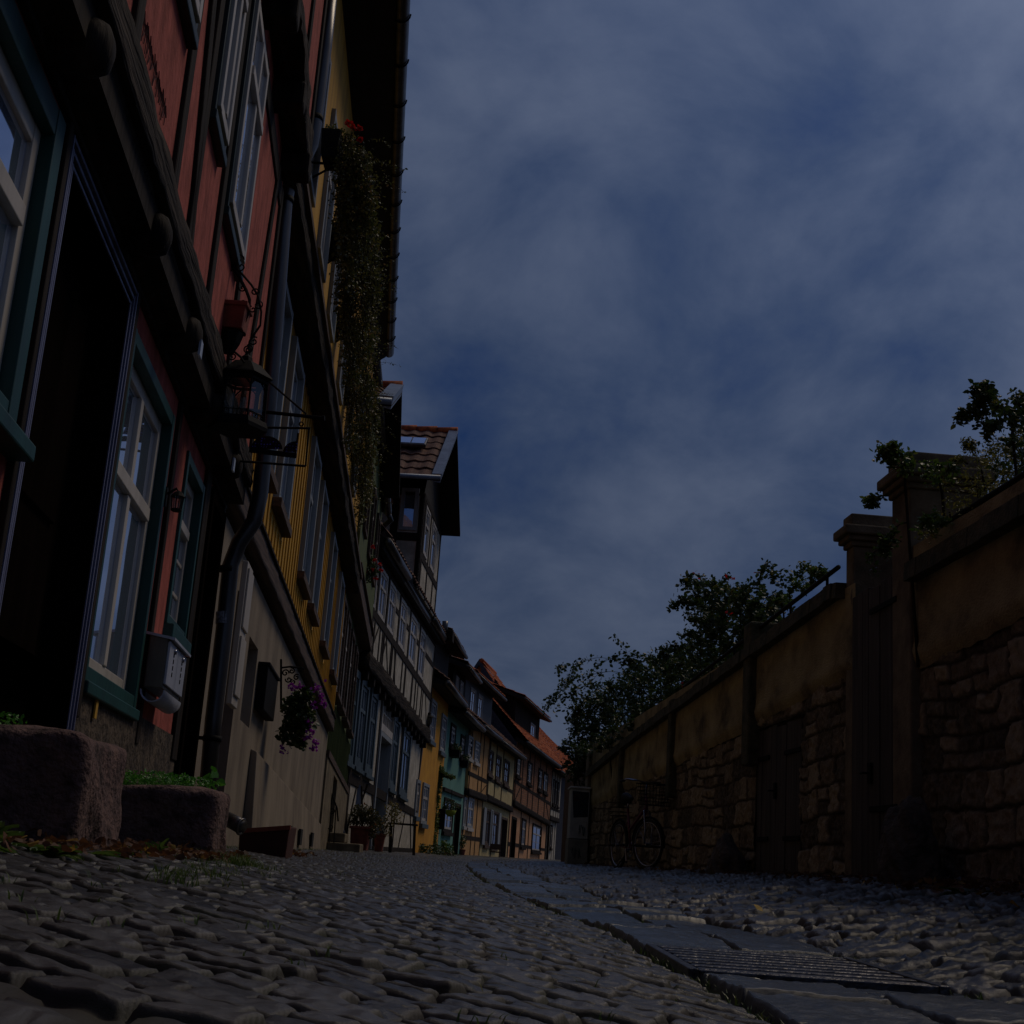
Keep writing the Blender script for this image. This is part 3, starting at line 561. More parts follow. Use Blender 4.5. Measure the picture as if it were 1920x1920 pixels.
m=MB(); m.hexa([yel.w(-3,E2-.2,7.22),yel.w(sE,E2-.2,7.22),yel.w(sE,dS(sE)-.12,7.5),yel.w(-3,dS(-3)-.12,7.5),yel.w(-3,E2-.2,7.62),yel.w(sE,E2-.2,7.62),yel.w(sE,dS(sE)-.12,7.62),yel.w(-3,dS(-3)-.12,7.62)]); m.build('eaves_soffit',soffit,H)
m=MB(); pts=[Vector(yel.w(s,dS(s)-.075,7.56)) for s in np.linspace(-3,sE,30)]
n=8; k=len(m.v)
for p in pts:
    for j in range(n+1): a=math.pi+math.pi*j/n; q=p+yel.n*.078*math.cos(a)+Vector((0,0,.085*math.sin(a)+.02)); m.v.append(tuple(q))
for i in range(len(pts)-1):
    for j in range(n): m.f.append((k+i*(n+1)+j,k+i*(n+1)+j+1,k+(i+1)*(n+1)+j+1,k+(i+1)*(n+1)+j))
m.f.append(tuple(k+j for j in range(n+1))); m.f.append(tuple(k+(len(pts)-1)*(n+1)+j for j in range(n+1)))
gut=m.build('gutter',zinc,H,True)
for s in np.arange(-2.5,sE,.75):
    q=Vector(yel.w(s,dS(s)-.075,7.56)); m=MB(); m.tube([q+yel.n*.088*math.cos(math.pi+math.pi*j/8)+Vector((0,0,.096*math.sin(math.pi+math.pi*j/8)+.02)) for j in range(9)],.009,5); m.build('gutter_bracket',iron,gut)
m=MB(); m.add([yel.w(-3,dS(-3)-.02,7.66),yel.w(sE,dS(sE)-.02,7.66),yel.w(sE,-3,12),yel.w(-3,-3,12),yel.w(-3,dS(-3)-.12,7.60),yel.w(sE,dS(sE)-.12,7.60)],[(0,1,2,3),(0,4,5,1)]); m.build('roof',tiled,H)

# ================================================================ GREEN HOUSE
H=root(grn,2,'timber_house','narrow dark green boarded house between the yellow house and the white house','house')
wall(grn,H,'plinth',ashlar,0,5.5,-.35,1.05,.03,[(1.6,2.5,-.2,.95)])
wall(grn,H,'boarded_wall',greenb,0,5.5,1.05,3.75,.0,[(.05,.80,2.0,3.5),(1.15,1.95,2.0,3.5),(2.5,3.3,2.0,3.5),(3.9,4.6,2.0,3.5)])
for a,b in ((.05,.80),(1.15,1.95),(2.5,3.3),(3.9,4.6)): window(grn,H,(a,b,2.0,3.5),0,brown,cream,2,.33,0,.07,.06,.05,.02,sill=(brown,.05,.10,.07))
m=MB(); s=.1
while s<5.4:
    fbox(m,grn,s-.012,s+.012,-.01,.014,1.05,1.9); s+=.18
m.build('wall_boards',greenb,H)
bm=MB(); fbox(bm,grn,0,5.5,-.1,.22,3.72,3.98); fbox(bm,grn,0,5.5,0,.26,3.985,4.02); bm.build('sill_beam',brown,H,bevel=.01)
m=MB(); fbox(m,grn,0,5.5,0,.05,1.03,1.13); m.build('base_rail',brown,H)
wall(grn,H,'boarded_wall',greenb,0,5.5,4.02,6.6,.18,[(.4,1.1,4.7,5.9),(2.0,2.8,4.7,5.9),(3.8,4.6,4.7,5.9)])
for a,b in ((.4,1.1),(2.0,2.8),(3.8,4.6)): window(grn,H,(a,b,4.7,5.9),.18,brown,cream,2,.33,0,.06,.05,.05,.02)
m=MB(); g0,g1=atY(713,654,20.0),atY(735,957,25.2); 
sd0,sd1=(g0-grn.P0).dot(grn.n),(g1-grn.P0).dot(grn.n)
m.hexa([grn.w(0,.1,7.0),grn.w(5.4,.1,6.3),grn.w(5.4,sd1-.12,6.3),grn.w(0,sd0-.12,7.4),grn.w(0,.1,7.6),grn.w(5.4,.1,6.5),grn.w(5.4,sd1-.1,6.44),grn.w(0,sd0-.1,7.56)]); m.build('eaves_soffit',soffit,H)
m=MB(); m.tube([g0+Vector((-.08,0,-.04)),g1+Vector((-.08,0,-.04))],.08,10); o=m.build('gutter',zinc,H,True)
m=MB(); m.tube([g1+Vector((-.08,0,-.04)),atY(733,975,25.3),atY(718,988,25.4),atY(708,1000,25.4),atY(703,1030,25.4),atY(690,1180,25.4),atY(682,1215,25.4),atY(664,1225,25.4),atY(660,1260,25.4),atY(646,1420,25.4),atY(640,1555,25.4),atY(645,1568,25.3)],.055,10); m.build('downpipe',zinc,H,True)
m=MB(); m.add([grn.w(0,sd0,7.6),grn.w(5.5,sd1,6.5),grn.w(5.5,-3.2,10.5),grn.w(0,-3.2,11)],[(0,1,2,3)]); m.build('roof',tiled,H)

def tile_roof(mb,A,B,C,D,rows,cols,amp=.035):
    """pan tiles on the quad A(low,left) B(low,right) C(high,right) D(high,left)"""
    A,B,C,D=map(Vector,(A,B,C,D)); nrm=(B-A).cross(D-A).normalized()
    if nrm.z<0: nrm=-nrm
    k0=len(mb.v); per=6
    for r_ in range(rows):
        k=len(mb.v)
        for e,(t,lift) in enumerate(((r_/rows,amp*1.0),((r_+1.12)/rows,.0),)):
            t=min(t,1.0)
            L_=A.lerp(D,t); R__=B.lerp(C,t)
            for i in range(cols*per+1):
                x=i/(cols*per); w=math.sin(2*math.pi*i/per); jig=(vnoise(np.array(i//per*1.0),np.array(r_*1.0),9)-.5)*.02
                mb.v.append(tuple(L_.lerp(R__,x)+nrm*(w*amp*.5+lift+float(jig))))
        m=cols*per+1
        # thickness lip
        for i in range(m): mb.v.append(tuple(Vector(mb.v[k+i])-nrm*amp*.9))
        for i in range(m-1):
            mb.f.append((k+i,k+i+1,k+m+i+1,k+m+i)); mb.f.append((k+2*m+i,k+2*m+i+1,k+i+1,k+i))
# dormer that peeps over the green house
def gable(P,H_,name,s0,s1,zE_,zR,dF,dB,wallm,over=.35,rows=6,cols=9,side_win=None,front=(),z0=5.4,wd=.4):
    sm=(s0+s1)/2; r=MB()
    tile_roof(r,P.w(s0,dF,zE_),P.w(s0,dB,zE_),P.w(sm,dB,zR),P.w(sm,dF,zR),rows,cols)
    o=r.build(name+'_tiles' if 0 else 'dormer_roof',tiled,H_)
    u=MB(); th=.07
    for a,b in ((s0,zE_),(s1,zE_)):
        u.hexa([P.w(a,dF,b-th-.02),P.w(sm,dF,zR-th-.02),P.w(sm,dB,zR-th-.02),P.w(a,dB,b-th-.02),P.w(a,dF,b-.02),P.w(sm,dF,zR-.02),P.w(sm,dB,zR-.02),P.w(a,dB,b-.02)])
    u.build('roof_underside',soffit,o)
    f_=MB()
    f_.hexa([P.w(s0,dF-.01,zE_-.14),P.w(sm,dF-.01,zR-.14),P.w(sm,dF-.20,zR-.1),P.w(s0,dF-.20,zE_-.1),P.w(s0,dF+.02,zE_+.07),P.w(sm,dF+.02,zR+.07),P.w(sm,dF-.20,zR+.075),P.w(s0,dF-.20,zE_+.075)])
    f_.build('verge_flashing',lead,o)
    g_=MB(); g_.tube([P.w(s0-.05,dF,zE_-.03),P.w(s0-.05,dB,zE_-.03)],.055,8); g_.build('gutter',lead,o,True)
    rd=MB(); 
    for i in range(7): a=dF+(dB-dF)*i/7; b=dF+(dB-dF)*(i+1)/7; rd.tube([P.w(sm,a,zR+.03),P.w(sm,b,zR+.015)],[.10,.085],8)
    rd.build('ridge_tile',tilem,o,True)
    return o
m=MB()
o=gable(grn,H,'d',-1.3,4.1,6.35,7.5,.55,-2.2,soffit)
del o

# ================================================================ WHITE HALF-TIMBERED HOUSE
H=root(wht,4,'timber_house','white half-timbered house with blue-grey windows, grid fanlight door and big tiled dormer','house')
F1=.15
def px_rect(P,d,c,fx,*q): return P.rect(d,*[(c[0]+x*fx,c[1]+y*fx) for x,y in q])
A_=(380,1140)
gw=[wht.rect(0,(662,1247),(675,1260),(655,1425),(645,1412)),wht.rect(0,(679,1260),(692,1276),(675,1440),(659,1422)),wht.rect(0,(696,1290),(709,1305),(692,1456),(679,1437)),
    wht.rect(0,(739,1347),(749,1360),(735,1495),(722,1482)),wht.rect(0,(757,1362),(771,1375),(757,1510),(742,1495))]
dw=wht.rect(0,(712,1307),(735,1325),(722,1560),(700,1560)); dw=(dw[0],dw[1],-.12,dw[3])
z0=sum(r[2] for r in gw)/5; z1=sum(r[3] for r in gw)/5; gw=[(r[0],r[1],z0,z1) for r in gw]
FB=wht.at(680,1207,F1)[1]*.5+wht.at(790,1355,F1)[1]*.5
zs=FB-.16
z1=min(z1,zs-.1); gw=[(r[0],r[1],z0,z1) for r in gw]; dw=(dw[0],dw[1],dw[2],zs-.12)
wall(wht,H,'plaster_wall',whitep,0,11.5,-.35,zs,0,gw+[dw])
for r in gw: window(wht,H,r,0,blueg,blueg,2,.33,0,.14,.07,.05,.02,sill=(blueg,.02,.09,.08))
zd=dw[3]-.75
door(wht,H,(dw[0],dw[1],dw[2],zd),0,greyp,mat('grey_door_leaf',(.10,.115,.12),(.06,.07,.075),5,VS,.6),.1,.25,.04,True,False)
m=MB(); a,b,c,e=dw[0],dw[1],zd,dw[3]; 
for q in ((a,a+.08,c,e),(b-.08,b,c,e),(a+.08,b-.08,e-.07,e),(a+.08,b-.08,c+.01,c+.16)): fbox(m,wht,q[0],q[1],-.12,.035,q[2],q[3])
for i in range(1,6): x=a+.08+(b-a-.16)*i/6; fbox(m,wht,x-.012,x+.012,-.1,.0,c+.16,e-.07)
z=(c+.16+e-.07)/2; fbox(m,wht,a+.08,b-.08,-.1,-.004,z-.012,z+.012)
o=m.build('fanlight_grid',cream,H); m=MB(); fbox(m,wht,a+.05,b-.05,-.14,-.12,c,e); m.build('pane',glass,o)
tb=MB()
def rail(mb,P,s0,s1,d,z0,z1,pr=.02): fbox(mb,P,s0,s1,d-.03,d+pr,z0,z1)
edges=[0]+[v for r in gw[:3] for v in (r[0],r[1])]+[dw[0],dw[1]]+[v for r in gw[3:] for v in (r[0],r[1])]+[11.5]
for s in (.08,gw[0][1]+.12,gw[1][1]+.12,dw[0]-.1,dw[1]+.09,gw[3][1]+.11,gw[4][0]-.09,11.4): post(tb,wht,s,.13,0,-.3,zs)
rail(tb,wht,0,11.5,0,z0-.32,z0-.12,.023); rail(tb,wht,0,11.5,0,-.34,-.05,.03)
for a,b in ((.3,1.1),(4.3,3.2),(8.3,9.1),(10.9,10.2)): post(tb,wht,a,.11,0,-.05,z0-.32,b,.017)
tb.build('timber_frame',timber,H,bevel=.008)
bm=MB(); rough_beam(bm,wht,-.05,11.5,-.1,F1+.06,FB-.32,FB,.02,.1,seed=43); bm.build('sill_beam',timberY,H,True)
for i in range(14):
    m=MB(); s=.3+i*.83; fbox(m,wht,s-.09,s+.09,-.05,F1+.02,FB-.50,FB-.33); m.build('joist_end',timber,H,bevel=.02)
uw=[wht.rect(F1,*q) for q in (((718,1015),(732,1034),(717,1170),(706,1143)),((736,1044),(748,1067),(732,1197),(722,1172)),((756,1091),(767,1108),(753,1228),(742,1210)),((775,1114),(786,1136),(773,1251),(762,1232)),((792,1148),(802,1164),(790,1270),(781,1257)))]
uw=[wht.rect(F1,(700,990),(712,1005),(700,1140),(688,1118))]+uw
zu0=sum(r[2] for r in uw)/6; zu1=5.35; uw=[(r[0],r[1],zu0,zu1) for r in uw]
WE=5.55
wall(wht,H,'plaster_wall',whitep,0,11.5,FB,WE,F1,uw)
for r in uw: window(wht,H,r,F1,cream,cream,2,.36,0,.07,.06,.03,.02)
tb=MB(); rail(tb,wht,0,11.5,F1,zu0-.18,zu0-.01,.023); rail(tb,wht,0,11.5,F1,WE-.14,WE,.023); zt=zu0+(zu1-zu0)*.62
seg=[0]+[v for r in uw for v in (r[0],r[1])]+[11.5]
for i in range(0,len(seg)-1,2):
    a,b=seg[i],seg[i+1]
    if b>a+.05: rail(tb,wht,a,b,F1,zt-.06,zt+.06,.016)
for r in uw: post(tb,wht,r[0]-.07,.12,F1,FB,WE-.14); post(tb,wht,r[1]+.07,.12,F1,FB,WE-.14)
post(tb,wht,.1,.16,F1,FB,WE-.14); post(tb,wht,11.4,.16,F1,FB,WE-.14)
for a,b in ((.3,1.1),(1.7,2.3),(2.9,2.2),(4.1,3.6),(10.9,10.1)): post(tb,wht,a,.10,F1,FB,zu0-.18,b,.014)
for s in (1.3,3.3,5.6,7.0,8.3,9.5): post(tb,wht,s,.10,F1,FB,zu0-.18,None,.015)
tb.build('timber_frame',timber,H,bevel=.008)
WO=.28
for a,b,dz in ((-.6,5.6,0),(5.6,11.7,-.0)):
    pass
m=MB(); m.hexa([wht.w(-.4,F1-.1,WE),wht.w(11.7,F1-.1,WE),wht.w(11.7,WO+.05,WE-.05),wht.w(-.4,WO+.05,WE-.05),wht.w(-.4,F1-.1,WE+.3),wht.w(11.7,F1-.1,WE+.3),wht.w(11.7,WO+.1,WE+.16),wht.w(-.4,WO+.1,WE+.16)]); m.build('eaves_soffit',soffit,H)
m=MB(); m.tube([wht.w(-.4,WO+.12,WE+.1),wht.w(3.0,WO+.12,WE+.1)],.085,10); m.tube([wht.w(8.3,WO+.12,WE+.1),wht.w(11.8,WO+.12,WE+.1)],.085,10); m.tube([wht.w(3.0,WO+.02,WE+.06),wht.w(8.3,WO+.02,WE+.06)],.07,10); gt=m.build('gutter',zinc,H,True)
q=[atY(835,1165,36.6),atY(834,1178,36.6),atY(826,1186,36.6),atY(810,1196,36.6),atY(805,1215,36.7),atY(800,1300,36.8),atY(792,1365,36.8),atY(788,1400,36.9),atY(778,1480,36.9),atY(768,1590,36.9)]
m=MB(); m.tube(q,.085,10); m.build('downpipe',zinc,H,True)
m=MB(); tile_roof(m,wht.w(-.3,WO+.15,WE+.2),wht.w(11.7,WO+.15,WE+.2),wht.w(11.7,-3.2,WE+4.6),wht.w(-.3,-3.2,WE+4.6),14,40); m.build('roof',tiled,H)
# big gabled dormer
ds0,ds1,dsE,dsR=3.0,8.3,7.95,9.85
ZW0=WE+.15
d_w=.42
hs=[(4.75,5.6,6.6,7.75),(6.3,7.15,6.6,7.75)]
wall(wht,H,'dormer_wall',whitep,4.35,8.3,ZW0,7.9,d_w,hs,back=3.)
# side window of the dormer (on the end wall facing down the lane)
m=MB(); q0=Vector(wht.w(3.5,0,0)); 
def side(mb,d0,d1,z0,z1,t0=.0,t1=.05,S=4.35): fbox(mb,wht,S-t1,S-t0,d0,d1,z0,z1)
dn=lambda px,py:(atY(px,py,wht.w(4.35,0,0)[1])-wht.P0).dot(wht.n)
da,db=dn(751,950),dn(784,955); za_,zb_=atY(768,995,29.85).z,atY(768,916,29.85).z
side(m,da,db,za_,za_+.08); side(m,da,db,zb_-.08,zb_); side(m,da,da+.09,za_+.08,zb_-.08); side(m,db-.09,db,za_+.08,zb_-.08)
o=m.build('window',greyp,H); m=MB(); side(m,da+.08,db-.08,za_+.07,zb_-.07,.0,.015); m.build('pane',glass,o)
for r in hs: window(wht,H,r,d_w,cream,cream,1,.36,0,.07,.06,.03,.02)
tb=MB()
for s in (4.43,4.68,5.95,7.25,8.22): post(tb,wht,s,.14,d_w,ZW0,7.9)
rail(tb,wht,4.35,8.3,d_w,6.40,6.56); rail(tb,wht,4.35,8.3,d_w,7.8,7.92)
side(tb,db+.03,d_w-.0,ZW0,7.9,-.01,.022); side(tb,da-.2,da-.03,ZW0,7.9,-.01,.02); side(tb,-2.9,d_w-.01,za_-.24,za_-.05,-.01,.024); side(tb,-2.9,d_w-.01,7.85,7.92,-.01,.026)
tb.build('timber_frame',timber,H,bevel=.008)
m=MB(); m.add([wht.w(4.35,d_w-.01,7.9),wht.w(8.3,d_w-.01,7.9),wht.w(5.65,d_w-.01,9.75)],[(0,1,2)]); m.build('gable_boards',soffit,H)
o=gable(wht,H,'d',ds0,ds1,dsE,dsR,.92,-2.6,whitep,rows=7,cols=11)
c1=Vector(wht.w(3.9,-.75,8.62)); sl=Vector(wht.w(3.9,-.75,8.62))
m=MB(); up=(Vector(wht.w(5.65,0,dsR))-Vector(wht.w(3.0,0,dsE))).normalized(); ax=wht.n; nn=up.cross(ax); nn=-nn if nn.z<0 else nn
c=Vector(wht.w(4.54,(atY(772,842,wht.w(4.54,0,0)[1])-wht.P0).dot(wht.n),dsE+(dsR-dsE)*(4.54-3.0)/2.65))+nn*.14
def slab(mb,c,ax,up,nn,a,b,t): mb.hexa([c+ax*x+up*y+nn*z for z in (-t,t) for x,y in ((-a,-b),(a,-b),(a,b),(-a,b))])
slab(m,c,ax,up,nn,.36,.26,.05); m.build('roof_window',zinc,o,bevel=.03)
m=MB(); slab(m,c+nn*.052+ax*.165,ax,up,nn,.15,.20,.006); slab(m,c+nn*.052-ax*.165,ax,up,nn,.15,.20,.006); m.build('skylight_pane',glass,o)
# small chimney-like box gutter end
m=MB(); fbox(m,wht,11.3,11.8,WO-.1,WO+.35,WE+.02,WE+.34); m.build('gutter_box',timber,H,bevel=.02)

# ================================================================ FAR HOUSES
T=lambda x,y:(780+x*.2291,1200+y*.2291)
def TR(P,d,*q): return P.rect(d,*[T(*p) for p in q])
def far_house(P,label,wallm,lowm,jz,jd,eave,ov,pitch_h,pitch_d,upw,low_w,doors,roofm,wmats,frame=None,beamm=timber,boxes=(),shutter=False,z0=-.4,rows=20,cols=26):
    H=root(P,P.L/2,'timber_house',label,'house','houses at the bend of the lane')
    L=P.L-.01
    lo=[(a,b,c,min(e,jz-.15)) for a,b,c,e in low_w]; dd=[(a,b,-.3,min(e,jz-.15)) for a,b,c,e in doors]
    wall(P,H,'lower_wall',lowm,0.01,L,z0,jz,0,lo+dd)
    up=[(a,b,max(c,jz+.3),min(e,eave-.12)) for a,b,c,e in upw]
    wall(P,H,'upper_wall',wallm,0.01,L,jz,eave,jd,up,wuv=(wallm is brickm))
    for i,r in enumerate(up): window(P,H,r,jd,wmats[0],wmats[1],2,.34,1,.09,.07,.05,.02,sill=(wmats[2],.03,.10,.12))
    for r in lo:
        window(P,H,r,0,wmats[0],wmats[1],2,.34,1,.09,.07,.05,.02,sill=(wmats[2],.03,.10,.12))
        if shutter:
            for a,b in ((r[0]-.55,r[0]-.03),(r[1]+.03,r[1]+.55)):
                if b<L-.1: m=MB(); fbox(m,P,a,b,.03,.08,r[2],r[3]); m.build('shutter',greyp,H,bevel=.01)
    for r in dd: door(P,H,r,0,wmats[2],mat('dark_brown_door',(.05,.02,.012),(.03,.012,.008),7,VS,.6,.2),.1,.2,.03,True,False)
    if jd>.03: bm=MB(); rough_beam(bm,P,0.01,L,-.1,jd+.05,jz-.22,jz+.02,.012,.3,seed=int(P.L*100)); bm.build('sill_beam',beamm,H,True)
    if frame:
        tb=MB()
        for s in frame[0]: post(tb,P,s,.13,jd,jz+.02,eave)
        for s in frame[1]: post(tb,P,s,.13,0,z0,jz-.2)
        for a,b in frame[2]: post(tb,P,a,.12,jd,jz+.02,eave-1.9,b,.015)
        if len(frame)>3:
            for z in frame[3]:
                hh=up if z>jz else lo+dd; ss=[0.01]+sorted(v for r in hh for v in (r[0]-.0,r[1]+.0) if r[2]<z<r[3])+[L]
                for i in range(0,len(ss)-1,2):
                    if ss[i+1]>ss[i]+.1: rail(tb,P,ss[i],ss[i+1],jd if z>jz else 0,z-.07,z+.07,.016)
        tb.build('timber_frame',beamm,H)
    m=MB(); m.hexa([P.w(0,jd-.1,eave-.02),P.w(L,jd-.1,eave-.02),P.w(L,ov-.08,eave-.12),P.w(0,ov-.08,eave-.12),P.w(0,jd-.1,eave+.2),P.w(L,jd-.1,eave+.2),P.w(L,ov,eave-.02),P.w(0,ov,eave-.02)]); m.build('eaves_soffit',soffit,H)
    m=MB(); m.tube([P.w(0,ov+.06,eave-.05),P.w(L,ov+.06,eave-.05)],.085,8); m.build('gutter',zinc,H,True)
    m=MB(); tile_roof(m,P.w(0,ov+.1,eave+.02),P.w(L,ov+.1,eave+.02),P.w(L,-pitch_d,eave+pitch_h),P.w(0,-pitch_d,eave+pitch_h),rows,cols); m.build('roof',roofm,H)
    g=MB(); 
    for s in (0.005,L): g.add([P.w(s,jd,eave-.1),P.w(s,-pitch_d,eave+pitch_h-.1),P.w(s,-pitch_d,z0)],[(0,1,2)])
    g.build('gable_wall',slate,H)
    m=MB(); m.tube([P.w(0,-pitch_d,eave+pitch_h),P.w(L,-pitch_d,eave+pitch_h)],.12,8); m.build('ridge_tile',tilem,H,True)
    return H
def shed_dormer(H,P,s0,s1,z0,z1,dF,wallm,wins,roofm,drop=.35,over=.45):
    wall(P,H,'dormer_wall',wallm,s0,s1,z0,z1,dF,wins,back=2.5)
    for r in wins: window(P,H,r,dF,greyp,cream,2,.0,1,.07,.06,.03,.02)
    m=MB(); a,b=s0-.35,s1+.35; m.hexa([P.w(a,dF+over,z1-.2),P.w(b,dF+over,z1-.2),P.w(b,-4,z1+1.1),P.w(a,-4,z1+1.1),P.w(a,dF+over,z1-.05),P.w(b,dF+over,z1-.05),P.w(b,-4,z1+1.3),P.w(a,-4,z1+1.3)]); o=m.build('dormer_roof',soffit,H)
    m=MB(); tile_roof(m,P.w(a,dF+over+.03,z1+.0),P.w(b,dF+over+.03,z1+.0),P.w(b,-4,z1+1.36),P.w(a,-4,z1+1.36),8,max(4,int((b-a)/.25))); m.build('roof_tiles',roofm,o)
    m=MB(); m.tube([P.w(a,dF+over+.06,z1-.13),P.w(b,dF+over+.06,z1-.13)],.06,8); m.build('gutter',zinc,o,True)
Wd=(blueg,cream,blueg)
Ho=far_house(orn,'orange-yellow rendered house next to the white half-timbered house, vine on its corner',yel2,yel2,1.9,0,4.5,.5,2.2,2.6,
 [TR(orn,0,(125,470),(165,520),(135,860),(95,790)),TR(orn,0,(210,590),(245,640),(225,950),(185,890))],[TR(orn,0,(0,1110),(28,1130),(8,1450),(-20,1440)),TR(orn,0,(55,1130),(100,1170),(75,1530),(30,1480))],[],tiled,(greyp,cream,blueg))
shed_dormer(Ho,orn,.8,4.6,4.9,6.0,.05,soffit,[],tiled)
Ht=far_house(tur,'turquoise rendered house with dark flower boxes, beyond the orange-yellow house',turqp,turqp,1.75,0,4.3,.5,2.2,2.6,
 [TR(tur,0,(285,670),(325,710),(305,900),(270,850)),TR(tur,0,(365,760),(395,800),(385,980),(355,950))],[TR(tur,0,(235,1270),(300,1320),(285,1600),(205,1540))],[TR(tur,0,(312,1320),(355,1350),(345,1750),(305,1740))],tiled,(timber,cream,timber))
m=MB(); a,b=tur.at(*T(230,1190),.05),tur.at(*T(385,1310),.05); fbox(m,tur,a[0],b[0],0,.08,(a[1]+b[1])/2-.05,(a[1]+b[1])/2+.06); m.build('cornice_board',timber,Ht)
shed_dormer(Ht,tur,.6,4.0,4.7,5.9,.0,timber,[(1.2,2.0,4.9,5.6),(2.5,3.3,4.9,5.6)],tiled)
Ha=far_house(och,'ochre plastered house with white windows and thin dark timbers, in the middle of the bend',ochrep,ochrep,2.15,.12,4.45,.5,2.4,2.6,
 [TR(och,.1,(420,770),(455,800),(450,980),(410,960)),TR(och,.1,(475,810),(510,850),(505,1020),(468,990))],[TR(och,0,(385,1280),(405,1290),(400,1530),(380,1520)),TR(och,0,(418,1280),(462,1300),(460,1550),(415,1530))],[],tiled,(greyp,cream,cream),frame=((.2,2.6,3.7,5.4),(.3,2.7,3.9,5.4),((3.6,5.2),),(2.7,.45)))
Hc=far_house(crm,'cream plastered house with grey shutters and brown windows, left of the brick house',creamp,creamp,2.1,.12,4.3,.5,2.7,2.8,
 [TR(crm,.1,(585,880),(625,920),(615,1110),(578,1090)),TR(crm,.1,(650,930),(690,960),(680,1160),(643,1140)),TR(crm,.1,(715,960),(755,1000),(750,1200),(712,1175))],[TR(crm,0,(560,1370),(600,1390),(590,1690),(555,1670)),TR(crm,0,(615,1390),(665,1410),(655,1710),(610,1690))],[TR(crm,0,(690,1430),(740,1470),(735,1800),(685,1790))],tiled,(brown,brown,brown),frame=((.15,1.7,3.4,6.4),(),(),(2.75,)),shutter=True)
shed_dormer(Hc,crm,-4.2,1.6,4.6,6.3,-.2,slate,[(-3.2,-2.2,4.9,5.9),(-1.6,-.6,4.9,5.9)],tilem)
Hb=far_house(brk,'brick-infilled half-timbered house with orange tile roof at the end of the lane',brickm,pinkp,2.0,.15,4.7,.55,3.9,3.2,
 [TR(brk,.15,(820,940),(852,960),(850,1130),(818,1110)),TR(brk,.15,(910,985),(945,1005),(940,1190),(908,1170)),TR(brk,.15,(1000,1045),(1030,1060),(1025,1240),(995,1220)),TR(brk,.15,(1042,1075),(1075,1095),(1070,1260),(1038,1245))],[TR(brk,0,(860,1450),(893,1470),(890,1700),(858,1690)),TR(brk,0,(948,1490),(1020,1530),(1018,1750),(945,1720))],[TR(brk,0,(775,1440),(815,1450),(810,1810),(770,1810))],tilem,(timber,cream,timber),frame=((.15,1.6,3.1,4.3,5.8,7.4,9.1),(.1,2.6,4.6,7.6,9.1),((.3,1.4),(8.9,7.8)),(2.85,.35)),rows=26,cols=40)
shed_dormer(Hb,brk,1.2,7.2,5.2,6.9,-.3,timber,[(4.9,6.1,5.4,6.3)],tilem)
# tall gable of the brick house
def gable_big(P,H_,s0,s1,z0,zr,dF,dB):
    sm=(s0+s1)/2; r=MB(); tile_roof(r,P.w(s1,dF,z0),P.w(s1,dB,z0),P.w(sm,dB,zr),P.w(sm,dF,zr),16,18); tile_roof(r,P.w(s0,dF,z0),P.w(s0,dB,z0),P.w(sm,dB,zr),P.w(sm,dF,zr),16,18); o=r.build('cross_roof',tilem,H_)
    b=MB()
    for a in (s0,s1): b.hexa([P.w(a,dF,z0-.2),P.w(sm,dF,zr-.2),P.w(sm,dF+.06,zr-.2),P.w(a,dF+.06,z0-.2),P.w(a,dF,z0+.15),P.w(sm,dF,zr+.15),P.w(sm,dF+.06,zr+.15),P.w(a,dF+.06,z0+.15)])
    b.build('bargeboard',slate,o); g_=MB(); g_.add([P.w(s0,dF-.3,z0),P.w(s1,dF-.3,z0),P.w(sm,dF-.3,zr)],[(0,1,2)]); g_.build('gable_wall',brown,o)
# the last house and its long roof
Hf=far_house(far,'dark timbered sliver of house past the brick house, nearest the end of the wall',whitep,whitep,2.0,.12,4.3,.5,5.5,4.0,
 [(.6,1.3,2.6,3.9),(1.9,2.6,2.6,3.9),(3.2,3.9,2.6,3.9)],[(1.9,2.7,.4,1.6)],[(.4,1.2,-.3,1.6)],tilem,(timber,cream,timber),frame=((.1,1.6,2.9,4.2),(.1,1.5,3.0,4.2),(),(2.4,)))
# big orange roof rising behind the bend
P2=Plane((-3.6,66),(6.3,84))
H=root(P2,8,'large_house','large house with steep orange tiled roof rising behind the brick house','house')
ra1=P2.at(*T(525,175),-3.5); ra2=P2.at(*T(1290,960),-3.5)
zr=P2.at(*T(525,175),-3.5)[1]
sA,zA=P2.at(*T(525,175),-3.5); sB,zB=P2.at(*T(1290,960),-3.5)
wall(P2,H,'wall',slate,sA-1,min(P2.L+12,sB-4),-.4,4.6,0,back=7)
m=MB(); zR=(zA); tile_roof(m,P2.w(sA,.4,4.6),P2.w(min(P2.L+12,sB-3),.4,4.6),P2.w(min(P2.L+12,sB-1.5),-3.5,max(zB,6)),P2.w(sA,-3.5,zA),30,70); m.build('roof',tilem,H)
m=MB(); fbox(m,P2,sA-.12,sA+.02,-3.5,.4,4.0,4.6); m.hexa([P2.w(sA-.1,.45,4.4),P2.w(sA-.1,-3.5,zA-.2),P2.w(sA+.02,-3.5,zA-.2),P2.w(sA+.02,.45,4.4),P2.w(sA-.1,.45,4.75),P2.w(sA-.1,-3.5,zA+.15),P2.w(sA+.02,-3.5,zA+.15),P2.w(sA+.02,.45,4.75)]); m.build('bargeboard',slate,H)
m=MB(); m.add([P2.w(sA+.05,.2,4.0),P2.w(sA+.05,-3.5,zA-.1),P2.w(sA+.05,-7.2,4.0)],[(0,1,2)]); m.build('gable_boards',tilem,H)
